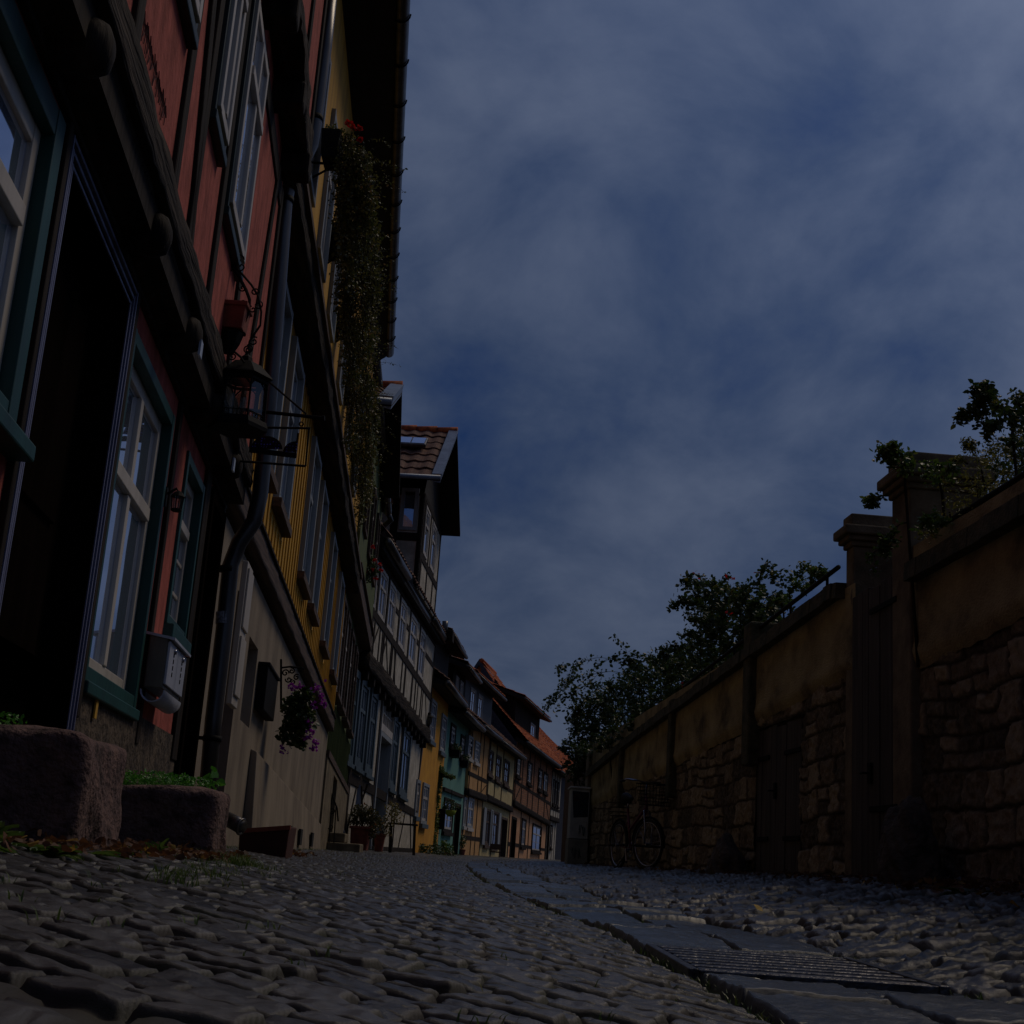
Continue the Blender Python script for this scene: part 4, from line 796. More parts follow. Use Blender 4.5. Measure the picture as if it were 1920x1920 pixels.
m=MB(); m.hexa([P2.w(sA-.1,-7.6,4.4),P2.w(sA-.1,-3.5,zA-.2),P2.w(sA+.02,-3.5,zA-.2),P2.w(sA+.02,-7.6,4.4),P2.w(sA-.1,-7.6,4.75),P2.w(sA-.1,-3.5,zA+.15),P2.w(sA+.02,-3.5,zA+.15),P2.w(sA+.02,-7.6,4.75)]); m.build('bargeboard',slate,H)

# ================================================================ RIGHT-HAND GARDEN WALL
H=thing('garden_wall',wr.w(5,0,0),'long garden wall of rubble stone with stained ochre plaster above, right side of the lane','wall')
WT=2.06     # underside of the coping
gA=wr.rect(0,(1595,1100),(1680,1035),(1675,1640),(1587,1640)); gB=wr.rect(0,(1425,1370),(1505,1335),(1495,1632),(1408,1630))
_g=sorted((wr.at(1681,1100,.06)[0],wr.at(1594,1300,.06)[0])); gA=(_g[0],_g[1],0.02,2.0); gB=(min(gB[:2]),max(gB[:2]),gB[2],gB[3])
def stone_wall(P,s0,s1,z0,z1,holes,parent,ds=.016,dz=.013):
    ns=int((s1-s0)/ds); nz_=int((z1-z0)/dz); s=np.linspace(s0,s1,ns+1); z=np.linspace(z0,z1,nz_+1); SS,ZZ=np.meshgrid(s,z)
    ww=ZZ+.07*(vnoise(SS*1.1,ZZ*1.1,61)-.5)+.035*(vnoise(SS*6,ZZ*6,62)-.5); uu=SS+.06*(vnoise(SS*2.5,ZZ*2.5,63)-.5)
    rowh=.215; row=np.floor(ww/rowh); fv=ww/rowh-row; w=.20+.17*h01(row,row*0,64); q=uu/w+h01(row,row*0,65)*5; col=np.floor(q); j0=(h01(col,row,66)-.5)*.45; j1=(h01(col+1,row,66)-.5)*.45; fu=q-col
    colb=np.where(fu<j0,col-1,np.where(fu>1+j1,col+1,col)); eu=np.minimum(np.abs(fu-j0),np.abs(1+j1-fu))*w
    # some stones are split into two thin courses
    split=h01(colb,row,67)>.68; fvs=np.where(split,(fv*2)%1,fv); ev=np.minimum(fvs,1-fvs)*np.where(split,rowh/2,rowh); sub=np.where(split,np.floor(fv*2),0)
    e=np.minimum(eu,ev); r1_=h01(colb*2+sub,row,68)
    tt=np.clip((e-.003)/.009,0,1); dd=.024*tt*tt*(3-2*tt)*(.4+.9*r1_)+(vnoise(SS*11,ZZ*11,69)-.5)*.022+(vnoise(SS*34,ZZ*34,70)-.5)*.022-.018
    keep=np.ones((nz_,ns),bool); cs=(s[:-1]+s[1:])/2; cz=(z[:-1]+z[1:])/2
    for h in holes: keep&=~((cs[None,:]>h[0])&(cs[None,:]<h[1])&(cz[:,None]>h[2])&(cz[:,None]<h[3]))
    # ragged limit to the plaster
    X=P.P0.x+P.u.x*SS+P.n.x*dd; Yy=P.P0.y+P.u.y*SS+P.n.y*dd; o0=WORLD[parent.name]
    V=np.stack([X-o0.x,Yy-o0.y,ZZ-o0.z],-1).reshape(-1,3); idx=np.arange((nz_+1)*(ns+1)).reshape(nz_+1,ns+1)
    F=np.stack([idx[:-1,:-1],idx[:-1,1:],idx[1:,1:],idx[1:,:-1]],-1)[keep]; me=bpy.data.meshes.new('stonework'); me.vertices.add(len(V)); me.vertices.foreach_set('co',V.ravel()); me.loops.add(F.size); me.loops.foreach_set('vertex_index',F.ravel()); me.polygons.add(len(F)); me.polygons.foreach_set('loop_start',np.arange(0,F.size,4)); me.polygons.foreach_set('loop_total',np.full(len(F),4)); me.update(calc_edges=True); me.polygons.foreach_set('use_smooth',[True]*len(F))
    at=me.attributes.new('stone','FLOAT_COLOR','POINT'); J=np.clip(1-(e-.004)/.014,0,1); at.data.foreach_set('color',np.stack([r1_,J,J*0,J*0+1],-1).astype(np.float32).ravel()); me.materials.append(rubble)
    o=bpy.data.objects.new('stonework',me); COL.objects.link(o); o.parent=parent; return o
holes=[(gA[0],gA[1],-1,gA[3]),(gB[0],gB[1],-1,gB[3])]
stone_wall(wr,-3,22.9,-.35,1.52,holes,H)
# plaster band: front slightly proud, ragged lower edge
def plaster_band(P,s0,s1,parent,zf,z1,hol):
    ns=int((s1-s0)/.04); nz_=14; mb=MB(); k=0
    for i in range(ns+1):
        s=s0+(s1-s0)*i/ns; lo=zf(s)+.035*float(vnoise(np.array(s*2.2),np.array(0.),81)-.5)+.02*float(vnoise(np.array(s*9),np.array(0.),82)-.5)
        for j in range(nz_+1):
            z=lo+(z1-lo)*j/nz_; d=.035+.012*float(vnoise(np.array(s*3.),np.array(z*3.),83)-.5)+(.012 if j==2 else 0) -(.03 if j==0 else 0)
            mb.v.append(P.w(s,d,z))
    for i in range(ns):
        s=s0+(s1-s0)*(i+.5)/ns
        if any(a<s<b for a,b in hol): continue
        for j in range(nz_): a=i*(nz_+1)+j; mb.f.append((a,a+nz_+1,a+nz_+2,a+1))
    return mb.build('plaster_band',wplast,parent,True)
zf=lambda s: np.interp(s,[3.9,5.4,5.5,7,9.8,14.7,22.4],[1.38,1.30,1.38,1.45,1.33,1.14,.92])
copz=lambda s: np.interp(s,[-3,5.4,7.0,17.1,22.9],[1.99,1.98,2.17,1.87,1.62])
plaster_band(wr,-3,22.9,H,zf,2.1,[(gA[0]-.25,gA[1]+.0)])
core=MB(); fbox(core,wr,-3,gA[0],-.35,-.10,-.4,2.05); fbox(core,wr,gA[1],gB[0],-.35,-.10,-.4,1.9); fbox(core,wr,gB[0],gB[1],-.35,-.10,gB[3],1.9); fbox(core,wr,gB[1],22.9,-.35,-.10,-.4,1.6); core.build('wall_core',wplast,H)
cm_=MB()
def coping(s0,s1,seed):
    n=int((s1-s0)/.1)
    for i in range(n):
        a=s0+(s1-s0)*i/n; b=s0+(s1-s0)*(i+1)/n; za,zb_=copz(a),copz(b); w=.02*float(vnoise(np.array(a*5),np.array(0.),seed))
        cm_.hexa([wr.w(a,-.45,za-.13),wr.w(b,-.45,zb_-.13),wr.w(b,.11+w,zb_-.13),wr.w(a,.11+w,za-.13),wr.w(a,-.45,za),wr.w(b,-.45,zb_),wr.w(b,.10+w,zb_-.01),wr.w(a,.10+w,za-.01)])
coping(-3,gA[0]-.30,91); coping(gA[1]+.22,22.9,92)
cm_.build('coping',copem,H)
for s,w_ in ((9.75,.28),(13.9,.22),(18.3,.2)):
    m=MB(); zt=copz(s)+(.22 if s<12 else .05); fbox(m,wr,s-w_/2,s+w_/2,-.2,.10,.95 if s<12 else .8,zt); m.build('pilaster',copem,H,bevel=.02)
m=MB(); fbox(m,wr,22.45,22.9,-.3,.10,-.35,1.95); m.build('end_pier',ashlar,H,bevel=.03)
def pillar(sc,w,z0,zt,d0,d1,lab):
    t=thing('gate_pillar',wr.w(sc,0,0),lab,'pillar','pillars of the garden gate')
    m=MB(); fbox(m,wr,sc-w/2,sc+w/2,d0,d1,z0,zt-.16); m.build('shaft',ashlar,t,bevel=.012)
    m=MB()
    for e,za,zb in ((.02,zt-.16,zt-.12),(.05,zt-.12,zt-.08),(.08,zt-.08,zt-.01),(.02,zt-.01,zt+.09)): fbox(m,wr,sc-w/2-e,sc+w/2+e,d0-e,d1+e,za,zb)
    m.build('capital',ashlar,t,bevel=.012); return t
sp1=wr.at(1593,1000,.03)[0]; sp2=wr.at(1688,915,.06)[0]
pillar(sp1,.17,-.3,2.55,-.45,.03,'far sandstone gate pillar with moulded cap, left of the tall plank gate')
pillar(sp2,.34,-.3,2.65,-.42,.06,'near sandstone gate pillar with leaves over its cap, right of the tall plank gate')
def gate(r,name,lab,n,hinges,o=0.):
    t=thing(name,wr.w((r[0]+r[1])/2,0,0),lab,'gate'); s0,s1,z0,z1=r; rnd=random.Random(3)
    m=MB(); w=(s1-s0)/n
    for i in range(n): dz=rnd.uniform(-.015,.015); dd=rnd.uniform(-.004,.004); fbox(m,wr,s0+i*w+.004,s0+(i+1)*w-.004,-.05+dd+o,-.015+dd+o,-.02,z1-.02+dz)
    m.build('planks',gatew,t,bevel=.004)
    m=MB(); fbox(m,wr,s0-.03,s0,-.12,-.005+o*.3,-.1,z1); fbox(m,wr,s1,s1+.03,-.12,-.005+o*.3,-.1,z1); fbox(m,wr,s0,s1,-.16,-.09,-.1,z1); m.build('gate_frame',timber,t)
    for (a,b,z) in hinges: m=MB(); fbox(m,wr,s0+(s1-s0)*a,s0+(s1-s0)*b,-.012+o,.002+o,z-.02,z+.02); m.build('hinge_strap',iron,t,bevel=.004)
    m=MB(); sx_=s0+(s1-s0)*.55; fbox(m,wr,sx_-.03,sx_+.03,-.012+o,.004+o,.62,.76); m.tube([wr.w(sx_,o,.69),wr.w(sx_,.04+o,.69),wr.w(sx_+.06,.04+o,.69)],.008,6); m.build('latch',iron,t)
gate((gA[0],gA[1],0,gA[3]),'plank_gate','tall dark plank gate standing between the two sandstone pillars',8,((-.0,.55,1.8),(0.0,.55,.45)),.065)
gate((gB[0],gB[1],0,gB[3]),'hatch_door','low dark plank hatch door with strap hinges in the rubble wall',9,((0,.35,1.0),(0,.35,.28),(.7,1,1.0),(.7,1,.28)))
# terrace ground behind the wall
m=MB(); ns=26
for i in range(ns): 
    a=-3+25.9*i/ns; b=-3+25.9*(i+1)/ns; m.add([wr.w(a,-.3,copz(a)-.08),wr.w(b,-.3,copz(b)-.08),wr.w(b,-30,copz(b)+.8),wr.w(a,-30,copz(a)+.8)],[(0,1,2,3)])
m.add([wr.w(22.9,-.3,-.4),wr.w(22.9,-30,-.4),wr.w(22.9,-30,2.5),wr.w(22.9,-.3,copz(22.9)-.08)],[(0,1,2,3)])
tag(m.build('terrace_ground',soil),kind='structure')
# wall that turns away past the pier
P3=Plane((wcab[0]-.02,26.2),(2.22,42.0),flip=True)
H3=thing('boundary_wall',P3.w(3,0,0),'dark stone wall overgrown with shrubs beyond the grey cabinet','wall')
m=MB(); m.hexa([P3.w(0,-.5,-.4),P3.w(P3.L,-.5,-.4),P3.w(P3.L,0,-.4),P3.w(0,0,-.4),P3.w(0,-.5,2.1),P3.w(P3.L,-.5,2.6),P3.w(P3.L,0,2.6),P3.w(0,0,2.1)]); m.build('stonework',mat('dark_rubble',(.16,.11,.06),(.06,.04,.025),5,(1,1,1),.95,1.0,14,bdist=.06),H3,bevel=.02)
# rail on the coping
def railing(s0,s1,lab,h=.16):
    t=thing('wall_railing',wr.w(s0,-.1,copz(s0)),lab,'railing','railings on the wall'); m=MB(); pts=[wr.w(s,.0,copz(s)+h) for s in np.linspace(s0,s1,12)]; m.tube(pts,.019,8); m.build('rail',iron,t,True)
    for s in np.arange(s0+.3,s1,1.1): m=MB(); m.tube([wr.w(s,.0,copz(s)-.02),wr.w(s,.0,copz(s)+h)],.012,6); m.build('post',iron,t)
railing(gA[1]+.5,13.5,'thin iron railing on the coping left of the gate pillars'); railing(1.0,gA[0]-.5,'thin iron railing on the coping right of the gate pillars')
# guard stones
def boulder(c,r,lab,seed,m_=None):
    import bmesh
    bm=bmesh.new(); bmesh.ops.create_icosphere(bm,subdivisions=5,radius=1)
    for v in bm.verts:
        q=v.co.copy(); n=0
        for a,k in ((1.3,.30),(3.1,.14),(8,.05),(18,.025)): n+=k*(float(vnoise(np.array(q.x*a+seed+q.z*a*.7),np.array(q.y*a-q.z*a+seed),seed))-.5)*2
        q=q*(1+n); q.x=math.copysign(abs(q.x)**.8,q.x); q.y=math.copysign(abs(q.y)**.8,q.y); taper=1-.28*(q.z)
        v.co=Vector((q.x*r[0]*taper,q.y*r[1]*taper,(q.z+.8)*r[2]))
    me=bpy.data.meshes.new('guard_stone'); bm.to_mesh(me); bm.free(); me.materials.append(m_ or mat('dark_guard_stone',(.13,.10,.075),(.04,.032,.025),7,(1,1,1),.9,1.0,30,bdist=.03)); me.polygons.foreach_set('use_smooth',[True]*len(me.polygons))
    o=bpy.data.objects.new('guard_stone',me); COL.objects.link(o); o.location=c; WORLD[o.name]=Vector(c); tag(o,lab,'stone','guard stones at the foot of the wall')
p=atY(1705,1640,7.9); boulder((p.x,p.y,gz(p.x,p.y)-.06),(.16,.19,.30),'big dark boulder leaning at the foot of the near gate pillar',3)
p=atY(1362,1628,12.9); boulder((p.x,p.y,gz(p.x,p.y)-.08),(.15,.2,.22),'smaller dark guard stone between the hatch door and the bicycle',9)
# cable cabinet
t=thing('cable_cabinet',(1.7,25.6,gz(1.7,25.6)),'grey street cable cabinet with a dark poster and graffiti, at the end of the wall','cabinet')
cx0=atY(1068,1560,25.2).x; cx1=atY(1103,1560,25.2).x; cy0,cy1=25.25,26.05; g0_=gz(1.7,25.6)-.05
zt=atY(1085,1478,25.2).z; zm=atY(1085,1574,25.2).z
m=MB(); m.box((cx0,cy0,zm+.01),(cx1,cy1,zt)); m.build('cabinet_body',cabm,t,bevel=.012)
m=MB(); m.box((cx0-.03,cy0-.03,zt),(cx1+.02,cy1+.02,zt+.035)); m.build('cabinet_lid',mat('cabinet_lid_grey',(.7,.68,.62),(.5,.5,.46),5),t,bevel=.008)
m=MB(); m.box((cx0-.015,cy0-.02,g0_),(cx1+.01,cy1+.01,zm)); m.build('cabinet_base',mat('cabinet_base',(.30,.29,.23),(.17,.17,.14),6),t,bevel=.012)
m=MB(); zz0=zm+(zt-zm)*.42
m.add([(cx0+.06,cy0-.004,zz0),(cx1-.02,cy0-.004,zz0+.03),(cx1-.02,cy0-.004,zt-.06),(cx0+.02,cy0-.004,zt-.05),(cx0+.03,cy0-.004,zz0+.3)],[(0,1,2,3,4)]); m.build('poster',mat('dark_poster',(.03,.035,.055),(.012,.014,.022),9,bump=0),t)
m=MB(); rnd=random.Random(5)
def scrib(x,y0,z,w,h,n=14):
    m.tube([(x+w*(i/n)+rnd.uniform(-.02,.02),y0,z+h*math.sin(i*1.9)*.5) for i in range(n)],.007,4)
scrib(cx0+.05,cy0-.022,zm-.25,.2,.2); scrib(cx0+.17,cy0-.004,zm+.17,.12,.2,10)
m.build('graffiti',mat('green_marker',(.03,.07,.06),None,6,bump=0),t)
m=MB(); zc_=zt-.16
for a,b in (((0,.05),(.09,.05)),((0,0),(.07,0)),((0,-.05),(.09,-.05)),((0,.05),(0,-.05)),((.09,.03),(.09,.0))): m.tube([(cx0+.06+a[0],cy0-.008,zc_+a[1]),(cx0+.06+b[0],cy0-.008,zc_+b[1])],.006,4)
m.build('emblem',mat('faded_red_ink',(.16,.03,.03),None,6,bump=0),t)

# ================================================================ BICYCLE
def bicycle():
    Y0=17.6; F=atY(1216,1627,Y0-.35); 
    gF=gz(F.x,F.y)+.0; rw=.31
    fw=Vector((F.x-.02,Y0-.35,gF+rw)); hd=Vector((.27,-.96,0)).normalized()          # heading: towards the camera and the wall
    bw=fw-hd*1.02; bw.z=gz(bw.x,bw.y)+rw
    t=thing('bicycle',(bw.x,bw.y,bw.z-rw),'dark maroon bicycle with front basket and rear rack, leaning on its stand by the wall','bicycle')
    up=Vector((.07,.03,1)).normalized(); hd2=hd
    fh=Vector((.50,-.86,0)).normalized()  # front wheel turned
    def wheel(c,h):
        n=h.cross(Vector((0,0,1))).normalized(); m=MB(); m.ring(c,n,rw-.018,.019,44,8); o=m.build('wheel',rubber,t,True)
        m=MB(); m.ring(c,n,rw-.042,.010,44,6); m.build('rim',chrome,o,True)
        m=MB(); a=n.orthogonal().normalized(); b=n.cross(a)
        for i in range(28): q=2*math.pi*i/28; d=a*math.cos(q)+b*math.sin(q); m.tube([c+n*(.02*(-1)**i),c+d*(rw-.045)],.0012,3,False)
        m.tube([c-n*.04,c+n*.04],.016,8); m.build('spokes',chrome,o)
        m=MB(); 
        pts=[c+(a*math.cos(q)+b*math.sin(q))*(rw+.022) for q in np.linspace(0,2*math.pi,41) if ((a*math.cos(q)+b*math.sin(q)).z>-.1)]
        pts.sort(key=lambda p:math.atan2((p-c).z,(p-c).dot(h))); m.tube(pts,.016,6); m.build('mudguard',iron,o,True)
        return n
    wheel(fw,fh); wheel(bw,hd)
    bb=bw+hd*.44+Vector((0,0,-.05)); st=bb-hd*.16+Vector((0,0,.52)); hdT=fw-hd*.13+Vector((0,0,.60)); hdB=fw-hd*.09+Vector((0,0,.42))
    m=MB(); m.tube([bb,st],.016,8); m.tube([bb,hdB],.02,8); m.tube([bb+(st-bb)*.45,hdB+Vector((0,0,.05))],.018,8); m.tube([bw,bb],.010,6); m.tube([bw,bb+(st-bb)*.72],.009,6); m.tube([hdB,hdT],.02,8); m.build('frame',maroon,t,True)
    m=MB(); n=fh.cross(Vector((0,0,1))).normalized()
    for e in (-.055,.055): m.tube([fw+n*e,fw+n*e+Vector((0,0,.2)),hdB+n*e*.8+Vector((0,0,-.01)),hdB],.011,6)
    m.build('fork',chrome,t,True)
    st2=hdT+Vector((0,0,.16)); m=MB(); m.tube([hdT,st2],.013,8); m.tube([st2+fh*.0-n*.30-fh*.16,st2-n*.26-fh*.06+Vector((0,0,.03)),st2-n*.12+Vector((0,0,.02)),st2,st2+n*.12+Vector((0,0,.02)),st2+n*.26-fh*.06+Vector((0,0,.03)),st2+n*.30-fh*.16],.012,8); o=m.build('handlebar',chrome,t,True)
    for e in (-1,1): m=MB(); m.tube([st2+n*.30*e-fh*.16,st2+n*.285*e-fh*.09+Vector((0,0,.01))],.017,8); m.build('grip',rubber,o,True)
    m=MB(); m.tube([st,st+Vector((0,0,.10))],.012,8); m.build('seat_post',chrome,t,True)
    m=MB(); nn=hd.cross(Vector((0,0,1))); q=st+Vector((0,0,.13)); m.tube([q-hd*.13,q-hd*.08,q,q+hd*.08,q+hd*.15],[.05,.085,.065,.028,.018],12); o=m.build('saddle',rubber,t,True); 
    m=MB(); bc=fw+fh*.10+Vector((0,0,.60)); w2,l2=.19,.14
    for k,z in enumerate(np.linspace(-.12,.14,7)):
        f_=.8+.2*k/6; c4=[bc+n*w2*f_*a+fh*l2*f_*b+Vector((0,0,z)) for a,b in ((-1,-1),(1,-1),(1,1),(-1,1),(-1,-1))]; m.tube(c4,.004 if k<6 else .008,4,False)
    for i in range(28):
        q=i/28*4; sd_=int(q); fr=q-sd_; cs=((-1,-1),(1,-1),(1,1),(-1,1),(-1,-1)); a=cs[sd_][0]+(cs[sd_+1][0]-cs[sd_][0])*fr; b=cs[sd_][1]+(cs[sd_+1][1]-cs[sd_][1])*fr
        m.tube([bc+n*w2*.8*a+fh*l2*.8*b+Vector((0,0,-.12)),bc+n*w2*a+fh*l2*b+Vector((0,0,.14))],.003,3,False)
    for i in range(8): a=-1+2*i/7; m.tube([bc+n*w2*.8*a-fh*l2*.8+Vector((0,0,-.12)),bc+n*w2*.8*a+fh*l2*.8+Vector((0,0,-.12))],.003,3,False)
    m.build('basket',iron,t)
    m=MB(); rc=bw+Vector((0,0,rw+.07)); 
    for e in (-.06,0,.06): m.tube([rc+nn*e-hd*.2,rc+nn*e+hd*.2],.006,5)
    for e in (-1,1): m.tube([rc+nn*.06*e-hd*.12,bw+nn*.06*e],.005,5); m.tube([rc-nn*.06+hd*.2*e,rc+nn*.06+hd*.2*e],.006,5)
    for z in (.05,.11,.17):
        for e in (-1,1): m.tube([rc+nn*.10*e-hd*.17+Vector((0,0,z)),rc+nn*.10*e+hd*.17+Vector((0,0,z))],.004,4)
        for e in (-1,1): m.tube([rc-nn*.10+hd*.17*e+Vector((0,0,z)),rc+nn*.10+hd*.17*e+Vector((0,0,z))],.004,4)
    m.build('rear_rack',iron,t)
    m=MB(); m.ring(bb,nn,.085,.008,30,5); m.tube([bb-nn*.07,bb+nn*.07],.014,8); m.tube([bb+nn*.07,bb+nn*.07+Vector((0,0,-.16))+hd*.04],.009,6); m.tube([bb-nn*.07,bb-nn*.07+Vector((0,0,.16))-hd*.04],.009,6)
    m.build('crankset',chrome,t)
    for s_,e in ((1,-.16),(-1,.16)):
        m=MB(); c=bb+nn*.11*s_+Vector((0,0,e))+hd*(.04*s_); m.box(tuple(c-Vector((.05,.035,.01))),tuple(c+Vector((.05,.035,.01)))); m.build('pedal',rubber,t)
    m=MB(); m.tube([bb-hd*.05,bb-hd*.12+nn*.16+Vector((0,0,-.27))],.008,6); m.build('kickstand',iron,t)
bicycle()

# ================================================================ THINGS ON THE LEFT
def block(c0,c1,lab,seed,grp='stone troughs before the red house'):
    import bmesh
    nx,ny,nz_=[max(2,int((c1[i]-c0[i])/.022)) for i in range(3)]
    bm=bmesh.new(); bmesh.ops.create_cube(bm,size=1); 
    bmesh.ops.subdivide_edges(bm,edges=bm.edges,cuts=18,use_grid_fill=True)
    sz=Vector([c1[i]-c0[i] for i in range(3)])
    for v in bm.verts:
        q=v.co*2; r=.16
        L_=[abs(q.x),abs(q.y),abs(q.z)]
        p=Vector((q.x*sz.x/2,q.y*sz.y/2,q.z*sz.z/2)); R_=.035; inner=Vector([max(-sz[i]/2+R_,min(sz[i]/2-R_,p[i])) for i in range(3)]); d=p-inner
        if d.length>1e-6: p=inner+d.normalized()*min(d.length,R_)
        n=sum(k*(float(vnoise(np.array(p.x*a+seed+p.z*a*.5),np.array(p.y*a+p.z*a*.8+3),seed))-.5) for a,k in ((4,.05),(11,.022),(30,.010)))
        v.co=p+p.normalized()*n
    me=bpy.data.meshes.new('stone_trough'); bm.to_mesh(me); bm.free(); me.materials.append(pinkst); me.polygons.foreach_set('use_smooth',[True]*len(me.polygons))
    o=bpy.data.objects.new('stone_trough',me); COL.objects.link(o); c=[(c0[i]+c1[i])/2 for i in range(3)]; o.location=c; tag(o,lab,'trough',grp)
    o.rotation_euler=(0,0,math.atan2(-red.u.x,red.u.y)); return o
block((-1.85,3.68,-.12),(-1.14,4.32,.245),'large rounded pinkish stone trough, nearest on the left by the door',2)
block((-1.62,4.98,-.14),(-1.015,5.46,.155),'smaller reddish stone trough with bright green plants growing on top',5)
def plant_mat(name,lab,cat,c,r,n,ls,leafm,rnd,elong=1.6,grp=None,base_=None):
    m=MB(); leaf_blob(m,c,r,n,ls,rnd,elong,surf=.3); return tag(m.build(name,leafm,base=base_ or (c[0],c[1],c[2]-r[2])),lab,cat,grp)
rnd=random.Random(11)
plant_mat('green_plant','bright green small-leaved plant spilling over the large stone trough','plant',(-1.62,3.95,.27),(.25,.18,.05),900,.016,leaf_bright,rnd)
plant_mat('green_plant','bright green low plant growing on the smaller stone trough','plant',(-1.28,5.2,.175),(.25,.16,.035),1500,.014,leaf_bright,rnd)
# round leaf at the trough corner
m=MB(); p=atY(402,1452,5.3); 
for i in range(7): leaf(m,p+Vector((rnd.uniform(-.02,.02),rnd.uniform(-.03,.03),rnd.uniform(-.03,.02))),.04,rnd,1.2)
tag(m.build('round_leaf_plant',leaf_bright),'small round-leaved green sprig at the corner of the smaller trough','plant')
# pebble, weeds, leaf litter, grass
boulder((-1.32,3.35,-.02),(.05,.07,.11),'pale rounded field stone at the left edge beside the weeds',14,mat('pale_field_stone',(.32,.24,.15),(.16,.12,.08),9,(1,1,1),.9,.5))
def weed(c,n,L,lab,name='weed',m_=None,up=.5,W_=3.2,grp='weeds along the house foot'):
    m=MB()
    for i in range(n):
        a=rnd.uniform(0,6.28); d=Vector((math.cos(a),math.sin(a),rnd.uniform(up*.3,up*1.5))).normalized(); p=Vector(c)+Vector((rnd.uniform(-.03,.03),rnd.uniform(-.03,.03),0))
        l=L*rnd.uniform(.6,1.1); w=d.cross(Vector((0,0,1))).normalized()*l/W_/2; q=[]
        for k in range(7):
            t=k/6; c_=p+d*l*t+Vector((0,0,-.35*l*t*t)); ww=w*(math.sin(math.pi*min(1,t*.9+.05))*(1+.25*math.sin(k*2.5))); q.append((c_-ww,c_+ww,c_-Vector((0,0,.06*l))))
        k0=len(m.v)
        for a_,b_,c_ in q: m.v+= [tuple(a_),tuple(c_),tuple(b_)]
        for k in range(6): m.f+= [(k0+3*k,k0+3*k+1,k0+3*k+4,k0+3*k+3),(k0+3*k+1,k0+3*k+2,k0+3*k+5,k0+3*k+4)]
    return tag(m.build(name,m_ or leaf_mid,base=c),lab,'plant',grp)
G=lambda x,y:(x,y,gz(x,y)-.005)
weed(G(-1.17,3.12),12,.13,'broad-leaved dock weed at the left edge in front of the large trough')
weed(G(-1.20,3.28),26,.13,'tall leafy green weeds at the left edge beside the pale field stone',up=1.1,W_=3.6)
weed(G(-1.05,3.30),22,.09,'low spreading green weeds on the cobble edge below the large trough',up=.5,W_=2.8)
weed(G(-1.02,3.95),20,.07,'small dark weeds growing at the side face of the large trough',up=.7,W_=3.)
weed(G(-1.10,3.42),18,.10,'jagged dandelion rosette below the large trough')
weed(G(-1.03,3.62),12,.10,'small pale thistle tuft at the corner of the large trough',W_=4)
weed(G(-1.06,4.45),16,.13,'thin grassy weed in the gap between the two troughs',W_=12,up=1.2)
# fallen leaves
def litter(name,lab,spots,n,ls,seed):
    r_=random.Random(seed); m=MB()
    for _ in range(n):
        (x0,x1,y0,y1,f)=r_.choice(spots); y=r_.uniform(y0,y1); x=r_.uniform(x0,x1) if f is None else f(y)+r_.uniform(x0,x1)
        z=gz(x,y)+r_.uniform(.006,.028)
        d=Vector((r_.gauss(0,1),r_.gauss(0,1),r_.gauss(0,.25))).normalized(); leaf(m,Vector((x,y,z)),ls*r_.uniform(.5,1.3),r_,1.5,0,d)
    return tag(m.build(name,leaf_dry,base=(spots[0][0],spots[0][2],0)),lab,'leaves',kind='stuff')
Lx=lambda y: float(interp(left_poly,np.array(y))); Rx=lambda y: float(interp(right_poly,np.array(y)))
litter('fallen_leaves','dry brown leaves gathered along the foot of the garden wall',[(-.55,-.02,4,9,Rx),(-.35,-.02,8,14,Rx),(-.3,0,5,8,Rx),(-.3,0,14,26,Rx)],2600,.042,1)
litter('fallen_leaves','dry brown leaves and weeds below the stone troughs',[(-1.35,-.98,2.9,4.2,None),(-1.2,-.92,3.6,4.9,None),(-1.15,-.95,4.6,5.6,None),(.25,.6,9,12,Lx)],900,.034,2)
r_=random.Random(4)
for i,(px,py,lab) in enumerate(((1430,1718,'bright yellow fallen leaf on the cobbles right of the slabs'),(1615,1668,'pale yellow fallen leaf at the left of the leaf pile'),(1680,1670,'yellow fallen leaf in front of the near gate pillar'),(1895,1710,'yellowish withered leaf cluster at the right edge of the cobbles'))):
    d=ray(px,py); 
    tt=1.0
    for k in range(4000):
        tt=1.5+k*.005; q=d*tt
        if q.z<gz(q.x,q.y)+.012: break
    m=MB(); 
    for j in range(1): leaf(m,q+Vector((0,0,.02))+Vector((r_.uniform(-.04,.04)*(i>2),r_.uniform(-.04,.04)*(i>2),0)),.055,r_,1.3,0,Vector((r_.gauss(0,1),r_.gauss(0,1),.35)).normalized())
    tag(m.build('fallen_leaf',mat('yellow_leaf',(.75,.48,.05),(.5,.3,.03),9,rough=.6)),lab,'leaf')
